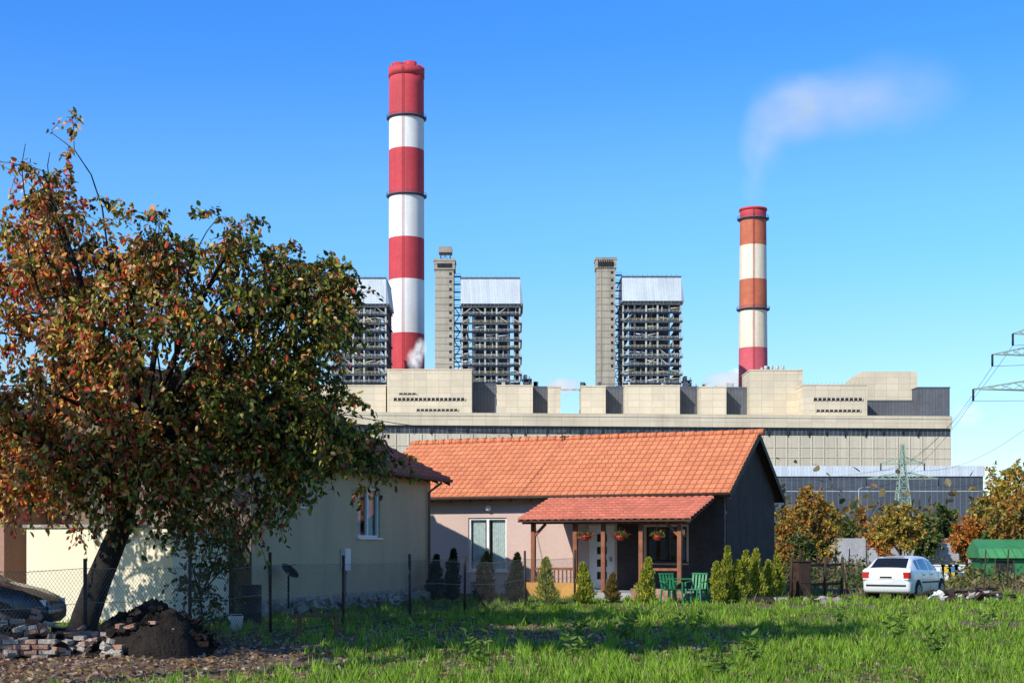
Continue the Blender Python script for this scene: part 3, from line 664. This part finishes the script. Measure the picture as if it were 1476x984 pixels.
def torus(mb,R,r,mi=0,n=28,k=10):
    vs=[];
    for i in range(n):
        for j in range(k):
            a=2*math.pi*i/n;b_=2*math.pi*j/k;vs.append(((R+r*math.cos(b_))*math.cos(a),(R+r*math.cos(b_))*math.sin(a),r*math.sin(b_)))
    mb.add(vs,[(i*k+j,((i+1)%n)*k+j,((i+1)%n)*k+(j+1)%k,i*k+(j+1)%k) for i in range(n) for j in range(k)],mi,True)
mb=MB();torus(mb,.24,.09);mb.build('tyre',[M['rubber']],E)

# ---------------------------------------------------------------- cars
def paint(name,c,coat=.5):
    m=mat(name,c,.38,.05,1.5,spec=.5,dirt=(c[0]*.75,c[1]*.72,c[2]*.66),dirtamt=.3);m.node_tree.nodes['Principled BSDF'].inputs['Coat Weight'].default_value=coat;return m
carglass=mat('car_glass',(.012,.016,.02),.06,.1,1,spec=.9)
tail=mat('tail_light_lens',(.50,.02,.015),.2,.1,3,spec=.6)
def interp(tab,x):
    for (a,*A),(b,*B) in zip(tab,tab[1:]):
        if x<=b:
            t=(x-a)/(b-a);t=t*t*(3-2*t)*.35+t*.65
            return [p+(q-p)*t for p,q in zip(A,B)]
    return list(tab[-1][1:])
def car(name,loc,rz,pm):
    E=empty(name,loc,rz)
    prof=[(0,.36,.80,.82),(.06,.26,.92,.95),(.16,.22,.96,1.02),(.78,.17,.95,1.37),(1.05,.17,.94,1.405),(1.7,.17,.92,1.425),(2.25,.17,.91,1.40),(2.55,.17,.905,1.34),(3.2,.17,.88,.965),(3.7,.20,.78,.85),(4.0,.24,.66,.72),(4.13,.34,.54,.58)]
    wid=[(0,.70,.74,.70),(.06,.78,.80,.76),(.3,.835,.80,.66),(.9,.845,.82,.585),(2.4,.845,.82,.575),(3.1,.84,.80,.66),(3.7,.80,.76,.66),(4.0,.70,.68,.56),(4.13,.58,.56,.44)]
    xs=[0,.03,.06,.11,.16,.22,.28,.40,.52,.64,.74,.80,.92,1.05,1.12,1.3,1.5,1.7,1.9,1.98,2.06,2.25,2.40,2.55,2.68,2.84,3.0,3.14,3.2,3.4,3.55,3.7,3.85,4.0,4.08,4.13]
    vs=[];n=0
    for x in xs:
        zs,zb,zt=interp(prof,x);wm,wb,wt=interp(wid,x);zm=(zs+zb)/2+.02
        h=zt-zb
        half=[(wm-.05,zs),(wm-.01,zs+.06),(wm,zm),(wm-.008,zm+.10*(zb-zm)/.3+.06),(wb+.005,zb-.04),(wb-.012,zb),(wb-.025,zb+.03*min(1,h/.3)),(wt+.05,zt-.10*min(1,h/.4)),(wt+.005,zt-.045*min(1,h/.4)),(wt-.08,zt-.012),(wt*.5,zt)]
        pts=[(-a,b) for a,b in half]+[(0,zt+.006)]+[(a,b) for a,b in half[::-1]]
        n=len(pts);vs+=[(x,y,z) for y,z in pts]
    fs=[];mi=[]
    for i in range(len(xs)-1):
        x0,x1=xs[i],xs[i+1];xm=(x0+x1)/2
        for j in range(n):
            k=(j+1)%n;fs.append((i*n+j,i*n+k,(i+1)*n+k,(i+1)*n+j));g=0
            if j in(6,n-8) and .74<xm<3.05 and not (1.05<xm<1.12) and not (1.98<xm<2.06): g=1
            if 8<j<n-10 and .22<xm<.74: g=1
            if 8<j<n-10 and 2.5<xm<3.14: g=1
            mi.append(g)
    fs.append(tuple(range(n)));mi.append(0);e=(len(xs)-1)*n;fs.append(tuple(range(e,e+n))[::-1]);mi.append(0)
    me=bpy.data.meshes.new('body');me.from_pydata(vs,[],fs);me.polygons.foreach_set('material_index',mi)
    me.polygons.foreach_set('use_smooth',[True]*len(fs));me.update()
    bm=bmesh.new();bm.from_mesh(me);bmesh.ops.recalc_face_normals(bm,faces=bm.faces);bm.to_mesh(me);bm.free()
    link(me,'body',[pm,carglass],E)
    mb=MB()
    for x in(.74,3.32):
        for s in(-1,1):
            mb.tube([(x,s*.55,.32),(x,s*.849,.32)],.34,28,2)
            mb.tube([(x,s*.66,.29),(x,s*.845,.29),(x,s*.865,.29)],[.29,.29,.265],28,0)
            mb.tube([(x,s*.86,.29),(x,s*.872,.29)],[.20,.185],20,1)
            for k in range(6):
                a=k*math.pi/3;mb.beam((x+.05*math.cos(a),s*.874,.29+.05*math.sin(a)),(x+.17*math.cos(a),s*.874,.29+.17*math.sin(a)),.006,2,.022)
    mb.build('wheels',[M['rubber'],M['metal'],M['dark']],E)
    mb=MB()
    for s in(-1,1):
        mb.beam((1.12,s*.849,.56),(2.95,s*.849,.55),.02,1,.05)
        mb.rbox((2.86,s*.88,.95),(.09,.13,.10),Matrix.Rotation(0,3,'Z'),0)
        mb.rbox((.035,s*.68,.80),(.13,.22,.20),Matrix.Rotation(s*.30,3,'Z'),2)
        mb.rbox((.03,s*.67,.675),(.125,.21,.04),Matrix.Rotation(s*.30,3,'Z'),3)
        mb.rbox((3.98,s*.52,.62),(.14,.26,.11),Matrix.Rotation(-s*.4,3,'Z'),3)
        for dx in(1.14,2.02,2.98): mb.beam((dx,s*.848,.27),(dx,s*.832,.88),.006,1,.008)
        for dx in(1.28,2.16): mb.beam((dx,s*.842,.80),(dx+.15,s*.842,.80),.02,1,.03)
    mb.beam((-.012,-.66,.47),(-.012,.66,.47),.03,1,.05)
    mb.box(-.012,.01,-.28,.28,.66,.80,0);mb.box(-.02,-.0122,-.25,.25,.675,.785,3);mb.box(-.026,-.0202,-.2,.2,.70,.76,1)
    mb.beam((.27,0,1.115),(.42,.3,1.19),.018,1);mb.beam((.80,-.35,1.395),(.80,.35,1.395),.03,1,.02)
    mb.build('trim_and_lights',[pm,M['rubber'],tail,M['white']],E,bevel=.006)
    return E
hd=math.radians(57);Yc=46.3;rcx=bx(1277,Yc)
car('parked_car',(rcx,Yc,gz1(rcx,Yc)-.02),hd,paint('white_car_paint',(.74,.76,.78)))
car('parked_car',(-12.35,25.6,.08),math.radians(2),paint('black_car_paint',(.012,.012,.014)))

# right-hand background items
E=empty('green_shed',(bx(1416,68),68,0),-.15);mb=MB();mb.box(0,6,0,3,0,1.15,0);mb.prismx([(-.3,1.152),(3.3,1.152),(3.1,1.6),(1.5,2.05),(-.1,1.6)],-.2,6.2,1)
mb.box(.6,1.4,-.02,-.003,.05,1.0,2);mb.box(2.4,3.4,-.02,-.003,.4,.95,2);mb.build('shed',[mat('green_wall',(.03,.16,.06),.6,.2,2),M['greenroof'],M['dark']],E)
for p,c1,c2 in((1352,'metal','white'),(1362,'white','yellowp'),(1372,'yellowp','blue'),(1381,'blue','white')):
    Yd=66;E=empty('beehive',(bx(p,Yd),Yd,0));mb=MB();mb.box(-.22,.22,-.22,.22,.15,.50,0);mb.box(-.22,.22,-.22,.22,.502,.80,1);mb.box(-.26,.26,-.26,.26,.803,.86,2)
    for x in(-.18,.18):
        for y in(-.18,.18): mb.box(x-.02,x+.02,y-.02,y+.02,0,.15,2)
    mb.build('hive_boxes',[M[c1],M[c2],M['white']],E)
E=empty('concrete_site_wall',(0,0,0));mb=MB();x0,x1=bx(1190,112),bx(1400,112);mb.box(x0,x1,112,112.2,0,2.35)
n=int((x1-x0)/3)
for i in range(n+1): mb.box(x0+i*3-.12,x0+i*3+.12,111.85,112,0,2.5)
mb.build('panels',[M['gwall']],E)
def lamp(p,top,Yd):
    E=empty('street_lamp',(bx(p,Yd),Yd,0));h=bz(top,Yd);mb=MB();mb.tube([(0,0,0),(0,0,h*.6),(0,0,h-.2),(.25,0,h),(.9,0,h+.05)],[.10,.07,.05,.04,.04],8);mb.box(.7,1.2,-.12,.12,h,h+.1);mb.build('column_and_head',[M['metal']],E)
lamp(1238,702,150);lamp(1128,728,170)
E=empty('garden_stakes',(0,0,0));mb=MB()
for i in range(34):
    Yd=rng.uniform(50,95);x=bx(rng.uniform(1140,1476),Yd);mb.tube([(x,Yd,0),(x+rng.normal()*.06,Yd,rng.uniform(.9,1.6))],.03,5)
mb.build('stakes',[M['darkwood']],E)

# ---------------------------------------------------------------- pylons
def pylon(loc,H,arms,rz=0,bw=3.0,w_=.14):
    E=empty('electricity_pylon',loc,rz);mb=MB();n=12
    def hw(z): 
        t=z/H;return bw*(1-t)**1.3+.35
    zs=[H*(1-(1-i/n)**1.35) for i in range(n+1)]
    for i in range(n):
        a_,b_=zs[i],zs[i+1];wa,wb=hw(a_),hw(b_)
        ca=[(-wa,-wa,a_),(wa,-wa,a_),(wa,wa,a_),(-wa,wa,a_)];cb=[(-wb,-wb,b_),(wb,-wb,b_),(wb,wb,b_),(-wb,wb,b_)]
        for j in range(4):
            mb.beam(ca[j],cb[j],w_*1.3);mb.beam(ca[j],cb[(j+1)%4],w_*.7);mb.beam(ca[(j+1)%4],cb[j],w_*.7);mb.beam(cb[j],cb[(j+1)%4],w_*.7)
    tips=[]
    for z,l in arms:
        h_=hw(z)
        for s in(-1,1):
            tip=(s*l,0,z+.1)
            for yy_ in(-h_,h_):
                mb.beam((s*h_,yy_,z),tip,w_);mb.beam((s*h_,yy_,z+1.6),tip,w_)
            m_=5
            for q in range(m_):
                t0=q/m_;t1=(q+1)/m_
                def pt(t,top): return (s*(h_+(l-h_)*t),-h_*(1-t),(z+.1*t)+(1.6*(1-t) if top else 0))
                mb.beam(pt(t0,0),pt(t1,1),w_*.6);mb.beam(pt(t0,1),pt(t1,0),w_*.6)
            mb.tube([tip,(s*l,0,z-1.6)],.16,6,1);tips.append((s*l,0,z-1.6))
    mb.build('lattice',[M['pylon'],M['dark']],E);
    return [l2w(E,*t) for t in tips]
Y1=340;t1=pylon((bx(1301,Y1),Y1,0),bz(640,Y1),[(bz(690,Y1),8.6),(bz(668,Y1),5.2)],.0,2.6,.17)
Y2=205;t2=pylon((bx(1505,Y2),Y2,0),bz(462,Y2),[(bz(562,Y2),10.4),(bz(512,Y2),7.6),(bz(482,Y2),4.6)],.05,2.6,.16)
E=empty('power_lines',(0,0,0));mb=MB()
def cat(a_,b_,sag,r,n=16): 
    return [tuple(Vector(a_).lerp(Vector(b_),i/n)-Vector((0,0,4*sag*(i/n)*(1-i/n)))) for i in range(n+1)],r
for a_,b_ in((t2[0],t1[0]),(t2[1],t1[1]),(t2[2],t1[2]),(t2[3],t1[3]),(t2[4],t1[2])):
    p_,r=cat(a_,b_,4,.035);mb.tube(p_,r,4,0,False)
for t in t2:
    p_,r=cat(t,(t[0]+70,t[1]-160,t[2]+3),5,.03);mb.tube(p_,r,4,0,False)
for t in t1[:4]:
    p_,r=cat(t,(t[0]-30,600,38),5,.03);mb.tube(p_,r,4,0,False)
mb.build('conductors',[M['wire']],E)
E=empty('service_cable',(0,0,0));mb=MB();p_,r=cat((-10.5,33,6.6),l2w(H2,-6.9,3.0,5.8),.7,.012);mb.tube(p_,r,4,0,False);mb.build('cable',[M['wire']],E)

# ---------------------------------------------------------------- power station
PY=656.0
def ex(p,d=0): return (p-738)/F*(PY+d)
def ez(q,d=0): return 1.7+(787-q)/F*(PY+d)
PS=empty('power_station',(0,PY,0))
hl=empty('hall_axis',(ex(250),0,0),math.radians(4.3));hl.parent=PS
Lh=(ex(1378,21)-ex(250))/math.cos(math.radians(4.3))
mb=MB();zt=ez(593);mb.box(0,Lh,.8,40,0,ez(622),0);mb.box(0,Lh,1.4,40,ez(622),ez(610),1);mb.box(-.3,Lh+.3,0,40,ez(610),zt,2)
mb.box(-.3,Lh+.3,-.25,-.002,ez(596),ez(593)+.5,2)
for i in range(int(Lh/6)):
    mb.box(i*6,i*6+.35,.45,.798,0,ez(622)-.01,0)
for i in range(int(Lh/9)):
    x=i*9+rng.uniform(0,4);mb.tube([(x,.4,ez(612)),(x,.4,ez(612)-rng.uniform(2,4))],.3,6,3)
for z in(ez(640),ez(655)): mb.box(0,Lh,.6,.79,z,z+.35,0)
mb.build('turbine_hall',[M['concreteA'],M['strip'],M['concrete'],M['dark']],hl)
def block(p0,p1,q,d,dep,m,slots=(),name='bunker_block',base=None):
    mb=MB();x0,x1=ex(p0,d),ex(p1,d);zt=ez(q,d);mb.box(x0,x1,d,d+dep,(base if base is not None else 0),zt,0)
    mb.box(x0-.25,x1+.25,d-.25,d+dep+.25,zt,zt+.6,0)
    for s0,s1,qa,qb in slots:
        mb.box(ex(s0,d),ex(s1,d),d-.3,d-.004,ez(qb,d),ez(qa,d),1)
        nn=int((s1-s0)/6)
        for k_ in range(nn+1):
            xx_=ex(s0+(s1-s0)*k_/max(nn,1),d);mb.box(xx_-.25,xx_+.25,d-.5,d-.305,ez(qb,d),ez(qa,d),0)
    mb.build(name,[m,M['dark']],PS)
C=M['concrete'];G=M['greyclad']
block(440,556,556,44,20,C)
block(558,680,533,42,26,C,[(567,670,573,577),(600,660,589,592),(575,600,566,568)])
block(681,715,554,54,12,G);block(716,768,556,45,20,C);block(768.5,789,558,54,12,G)
block(790,808,558,45,22,C)
block(838,873,557,45,20,C);block(873.5,900,558,54,10,G);block(900.5,980,556,45,20,C);block(980.5,1008,558,54,10,G);block(1008.5,1047,558,45,20,C);block(1047.5,1080,559,54,10,G)
block(1081,1157,534,45,24,C);block(1158,1250,555,28,30,C,[(1172,1243,573,577),(1176,1240,590,593)])
block(1250.5,1322,578,55,13,G);block(1322.5,1369,559,48,18,G)
mb=MB();d=58;mb.prismy([(ex(1222,d),ez(600,d)),(ex(1322,d),ez(600,d)),(ex(1322,d),ez(535,d)),(ex(1243,d),ez(535,d)),(ex(1222,d),ez(554,d))],d,d+22);mb.build('coal_transfer_block',[C],PS)
mb=MB();mb.box(ex(400,64),ex(810,64),66,110,0,ez(600,66));mb.box(ex(838,64),ex(1372,64),66,110,0,ez(600,66));mb.build('rear_hall',[C],PS)
mb=MB()
for i in range(46):
    p=rng.uniform(560,1370)
    if 806<p<840 or 1158<p<1245:continue
    q=533 if (558<p<680 or 1081<p<1157) else 557
    if p>1245:continue
    d=56;x=ex(p,d);z=ez(q,d)-.2;h=rng.uniform(1,3.0);w_=rng.uniform(.3,1.4)
    mb.box(x-w_,x+w_,d+1,d+2.5,z,z+h,int(rng.integers(0,2)))
for p in(1104,1112,1120,1128): mb.tube([(ex(p,50),50,ez(534,50)),(ex(p,50),50,ez(527,50))],.9,8,0)
for p in range(1160,1250,6): mb.beam((ex(p,40),40,ez(555,40)),(ex(p,40),40,ez(555,40)+1.3),.12,1)
mb.build('rooftop_vents',[M['steelL'],M['steel']],PS)
mb=MB();mb.beam((ex(808,60),60,ez(561,60)),(ex(838,60),60,ez(561,60)),1.0,0,.8);mb.build('pipe_bridge',[M['steelL']],PS)
def boiler(p0,p1,q0,q1,qb,d,ext=None):
    mb=MB();x0,x1=ex(p0,d),ex(p1,d);dep=30;zb=ez(qb,d)-8;z1=ez(q1,d);z0=ez(q0,d)
    cols=6;fl=11;hf=(z1-zb)/fl;W=x1-x0
    for i in range(cols):
        x=x0+W*i/(cols-1)
        for y in(d,d+dep/3,d+2*dep/3,d+dep): mb.box(x-.4,x+.4,y-.4,y+.4,zb,z1,1 if i in(0,2,3,5) and y==d else 0)
    for f in range(fl+1):
        z=zb+f*hf;ov_=1.2 if f%2 else .3
        mb.box(x0-ov_,x1+ov_,d-1.4,d+3,z-.25,z,0)
        mb.box(x0-ov_,x1+ov_,d+dep-4,d+dep+1,z-.25,z,0);mb.box(x0-ov_,x0+3,d+4,d+dep-4,z-.25,z,0);mb.box(x1-3,x1+ov_,d+4,d+dep-4,z-.25,z,0)
        mb.beam((x0,d-.5,z-.5),(x1,d-.5,z-.5),.6,1 if f%2 else 0,.5)
        for zz in(.6,1.2): mb.beam((x0-ov_,d-1.4,z+zz),(x1+ov_,d-1.4,z+zz),.13,2 if f%3==0 else 1)
        k_=x0-ov_
        while k_<x1+ov_: mb.beam((k_,d-1.4,z),(k_,d-1.4,z+1.2),.12,1);k_+=2.0
        mb.beam((x1+ov_,d-1.4,z+1.2),(x1+ov_,d+dep,z+1.2),.13,1)
    for f in range(fl):
        z=zb+f*hf
        for i in range(cols-1):
            xa=x0+W*i/(cols-1);xb=x0+W*(i+1)/(cols-1)
            if rng.random()<.4: 
                if rng.random()<.5: xa,xb=xb,xa
                mb.beam((xa,d-.1,z),(xb,d-.1,z+hf),.35,int(rng.integers(0,2)))
            if rng.random()<.5:
                xm=min(xa,xb);w_=rng.uniform(.8,3.0);h_=rng.uniform(.6,hf*.6);s_=rng.uniform(.5,1.5)
                mb.box(xm+s_,xm+s_+w_,d+3.1,d+5.5,z+.05,z+.05+h_,int(rng.choice([0,1,3,1,5])))
            if rng.random()<.55:
                xm=(xa+xb)/2+rng.uniform(-1,1);mb.tube([(xm,d+.6,z),(xm,d+.6,z+hf)],rng.uniform(.15,.4),6,int(rng.choice([1,1,1,4])))
            if rng.random()<.3: mb.tube([(min(xa,xb),d+.3,z+rng.uniform(1,3)),(max(xa,xb),d+.3,z+rng.uniform(1,3))],rng.uniform(.15,.4),6,int(rng.choice([1,2,4])))
        for yi in range(3):
            if rng.random()<.6: mb.beam((x1,d+dep*yi/3,z),(x1,d+dep*(yi+1)/3,z+hf),.35,0)
    mb.box(x0+5,x1-5,d+7,d+dep-6,zb,z1-1,5)
    for x in(x0+W*.22,x0+W*.5,x0+W*.62): mb.tube([(x,d+5.5,zb),(x,d+5.5,z1)],.8,8,1)
    for f in range(fl):
        z=zb+f*hf;a_,b_=(x0-4.2,x0-1.2) if f%2 else (x0-1.2,x0-4.2)
        mb.beam((a_,d+2,z),(b_,d+2,z+hf),.25,1,.5);mb.box(x0-4.6,x0,d+1,d+3,z-.2,z,0)
    for x in(x0-4.5,): mb.box(x-.2,x+.2,d+.8,d+1.2,zb,z1-6,0)
    if ext:
        xe=ex(ext,d)
        for f in range(3):
            z=zb+3.2*f+4;mb.box(x1+1.3,xe-f*2.2,d,d+12,z,z+.4,0);mb.beam((x1+1.3,d,z+1.4),(xe-f*2.2,d,z+1.4),.15,1)
            mb.box(x1+2,xe-2-f*2.4,d+2,d+9,z+.4,z+2.6,int(rng.choice([0,3])))
            k_=x1+2
            while k_<xe-f*2.2: mb.box(k_-.2,k_+.2,d-.2,d+.2,z-3.5,z+1.5,0);k_+=3
    mb.build('boiler_frame',[M['steel'],M['steelL'],M['yel'],M['dark'],M['clad'],M['greyclad']],PS)
    mb=MB();mb.prismx([(d-2,z1+1),(d+dep+1,z1+1),(d+dep+1,z0),(d-1,z0)],x0-.6,x1+.2)
    mb.hexa([(x1+.2,d-2,z1+1),(x1+1.8,d-1,z1+1),(x1+1.8,d+dep+1,z1+1),(x1+.2,d+dep+1,z1+1),(x1+.2,d-1,z0),(x1+.21,d-1,z0),(x1+.21,d+dep+1,z0),(x1+.2,d+dep+1,z0)])
    mb.box(x0-.9,x1+.3,d-1.3,d+dep+1.3,z0+.002,z0+.7,1)
    k_=x0
    while k_<x1: mb.beam((k_,d-1,z0+.7),(k_,d-1,z0+1.8),.12,1);k_+=2.5
    mb.build('boiler_house_cladding',[M['clad'],M['steel']],PS)
boiler(478,556,402,441,553,78);boiler(666,749,402,441,553,78,779);boiler(898,981,400,437,555,78,1010)
mb=MB()
for i,(p0,p1,q) in enumerate(((627,654,374),(860,887,372))):
    d=74;x0,x1=ex(p0,d),ex(p1,d);zt=ez(q,d);mb.box(x0,x1,d,d+11,0,zt,0);mb.box(x0-.5,x1+.6,d-.6,d+11.5,zt-5,zt-.002,0);mb.box(x0-.8,x1+.9,d-.9,d+11.8,zt-.8,zt+.3,0)
    mb.box(x0+1.2,x1-.8,d-.8,d-.604,zt-4.2,zt-2.0,1)
    if i==1:
        for k_ in range(7): mb.box(x0+.6+k_*1.15,x0+1.2+k_*1.15,d-.95,d-.81,zt-4.6,zt-1.2,1)
    for f in range(13):
        z=zt-8-f*4.0;mb.box(x1-2.3,x1-1.0,d-.06,d-.004,z,z+1.5,1)
        mb.box(x1,x1+3.6,d+3,d+6,z,z+.3,2);mb.beam((x1,d+3,z+1.3),(x1+3.6,d+3,z+1.3),.15,2)
mb.build('stair_towers',[M['tower'],M['dark'],M['steel']],PS)
mb=MB();d=76;x0,x1=ex(632,d),ex(651,d);z=ez(374,d)
for x in(x0+1,x1-1):
    for y in(d+2,d+8): mb.box(x-.2,x+.2,y-.2,y+.2,z,z+4)
mb.beam((x0+1,d+2,z),(x1-1,d+2,z+4),.25);mb.beam((x1-1,d+2,z),(x0+1,d+2,z+4),.25);mb.box(x0,x1,d+1,d+9,z+4,z+7,1);mb.build('roof_tank',[M['steel'],M['tower']],PS)
def chimney(name,p,Yd,rb,rt,bands,plats,mats,flues):
    E=empty(name,(bx(p,Yd),Yd,0));mb=MB();H=bz(bands[0][0],Yd)
    prof=[];mis=[]
    lst=bands[::-1]
    z=0;prof.append((rb,0))
    for i,(q,mi) in enumerate(lst):
        zt=bz(q,Yd);ns=3
        for s in range(1,ns+1):
            zz=z+(zt-z)*s/ns;prof.append((rb+(rt-rb)*(zz/H)**.8,zz));mis.append(mi)
        z=zt
    mb.lathe(0,0,prof,48,0,mis)
    mb.build('shaft',mats,E)
    mb=MB()
    for q in plats:
        z=bz(q,Yd);r=rb+(rt-rb)*(z/H)**.8
        mb.lathe(0,0,[(r+.05,z-1.1),(r+1.5,z-.3),(r+1.5,z),(r+.05,z)],40,cap=False)
        for k_ in range(40):
            a_=k_*math.pi/20;mb.beam(((r+1.4)*math.cos(a_),(r+1.4)*math.sin(a_),z),((r+1.4)*math.cos(a_),(r+1.4)*math.sin(a_),z+1.2),.14)
        mb.lathe(0,0,[(r+1.38,z+1.1),(r+1.48,z+1.1),(r+1.48,z+1.25),(r+1.38,z+1.25),(r+1.38,z+1.1)],40,cap=False)
    mb.build('platforms',[M['steel']],E)
    mb=MB();a_=math.radians(262)
    for k_ in (-.18,.18):
        mb.beam(((rb+.5)*math.cos(a_+k_*.2),(rb+.5)*math.sin(a_+k_*.2),0),((rt+.5)*math.cos(a_+k_*.2),(rt+.5)*math.sin(a_+k_*.2),H),.15)
    mb.build('ladder',[mats[0]],E)
    mb=MB()
    if flues:
        for k_ in range(4):
            b_=k_*math.pi/2+.5;mb.lathe(5.2*math.cos(b_),5.2*math.sin(b_),[(3.6,H-.5),(3.6,H+3.6),(3.0,H+3.6),(3.0,H-.5)],24,cap=False)
        mb.lathe(0,0,[(rt,H-4),(rt+.35,H-4),(rt+.35,H+1.0),(rt-.2,H+1.0),(rt-.2,H+.05)],48,cap=False)
        for k_ in range(24):
            b_=k_*math.pi/12;mb.beam(((rt+.2)*math.cos(b_),(rt+.2)*math.sin(b_),H+1),((rt+.2)*math.cos(b_),(rt+.2)*math.sin(b_),H+2.1),.5)
    else:
        mb.lathe(0,0,[(rt,H-.2),(rt+.5,H-.1),(rt+.5,H+1.0),(rt-1,H+1.0),(rt-1,H-1)],40,cap=False)
    mb.build('crown',[mats[0]],E)
Yc1=PY+155
chimney('striped_chimney',586,Yc1,10.6,9.9,[(103,0),(170,1),(218,0),(282,1),(345,0),(405,1),(482,0)],[171,283],[M['red'],M['wht']],True)
Yc2=PY+130
chimney('striped_chimney',1085.5,Yc2,9.0,7.2,[(304,0),(318,2),(355,3),(404,2),(446,3),(502,1)],[316,446],[M['red'],M['pinkr'],M['org'],M['whty']],False)
d=-70;E=empty('blue_grey_office_block',(0,PY+d,0));mb=MB();x0,x1=ex(1050,d),ex(1417,d)
mb.box(x0,x1,0,30,0,ez(686,d),0);mb.box(x0-.5,x1+.5,-.6,30.5,ez(686,d),ez(671,d),1)
mb.box(x0,x1,-.15,-.004,ez(708,d),ez(708,d)+.3,2)
mb.build('block',[M['blueb'],M['clad'],M['steelL']],E)

# ---------------------------------------------------------------- smoke (small emission stands for multiple scattering in the vapour)
def volmat(name,col,dens,nscale,lo=.42,hi=.7,seed=0,g=-.3,em=0.0,ec=(1,1,1)):
    m=bpy.data.materials.new(name);m.use_nodes=True;nt=m.node_tree;N=nt.nodes;L=nt.links;N.remove(N['Principled BSDF'])
    tc=N.new('ShaderNodeTexCoord').outputs['Object'];ln=N.new('ShaderNodeVectorMath');ln.operation='LENGTH';L.new(tc,ln.inputs[0])
    f=rng_map(N,L,ln.outputs['Value'],.1,.97,1,0)
    mp=N.new('ShaderNodeMapping');mp.inputs['Location'].default_value=(seed*3.1,seed*1.7,seed);L.new(tc,mp.inputs[0])
    nz=rng_map(N,L,noise(N,L,mp.outputs[0],nscale,4,.62),lo,hi,0,1)
    a=N.new('ShaderNodeMath');a.operation='MULTIPLY';L.new(f,a.inputs[0]);L.new(nz,a.inputs[1])
    b_=N.new('ShaderNodeMath');b_.operation='MULTIPLY';L.new(a.outputs[0],b_.inputs[0]);b_.inputs[1].default_value=dens
    pv=N.new('ShaderNodeVolumePrincipled');pv.inputs['Color'].default_value=col+(1,);L.new(b_.outputs[0],pv.inputs['Density']);pv.inputs['Anisotropy'].default_value=g
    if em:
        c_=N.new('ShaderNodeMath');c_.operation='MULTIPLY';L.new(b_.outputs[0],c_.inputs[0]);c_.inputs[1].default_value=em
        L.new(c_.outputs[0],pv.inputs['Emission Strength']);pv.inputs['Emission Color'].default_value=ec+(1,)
    L.new(pv.outputs[0],N['Material Output'].inputs['Volume']);return m
def blob(name,p,q,rx,rz,Yd,par,m,ry=None,tilt=0):
    me=bpy.data.meshes.new(name);bm=bmesh.new();bmesh.ops.create_icosphere(bm,subdivisions=3,radius=1);bm.to_mesh(me);bm.free()
    o=link(me,name,[m],par);s=Yd/F;o.location=(bx(p,Yd),Yd,bz(q,Yd));o.scale=(rx*s,(ry or rx)*s,rz*s);o.rotation_euler=(0,tilt,0)
E=empty('smoke_plume',(0,0,0));sc_=(.90,.85,.62)
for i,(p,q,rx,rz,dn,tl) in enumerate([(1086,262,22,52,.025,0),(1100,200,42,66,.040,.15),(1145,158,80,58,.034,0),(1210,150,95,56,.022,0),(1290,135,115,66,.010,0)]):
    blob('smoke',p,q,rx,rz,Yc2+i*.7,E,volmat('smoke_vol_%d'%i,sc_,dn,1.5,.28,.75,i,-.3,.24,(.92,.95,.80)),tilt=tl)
E=empty('steam_puffs',(0,0,0));
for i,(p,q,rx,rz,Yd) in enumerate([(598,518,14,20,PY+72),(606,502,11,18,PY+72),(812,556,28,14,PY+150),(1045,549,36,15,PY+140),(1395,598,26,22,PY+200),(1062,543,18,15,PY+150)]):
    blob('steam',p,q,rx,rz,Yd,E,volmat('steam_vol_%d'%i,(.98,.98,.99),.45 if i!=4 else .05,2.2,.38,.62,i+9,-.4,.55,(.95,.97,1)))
print('done')
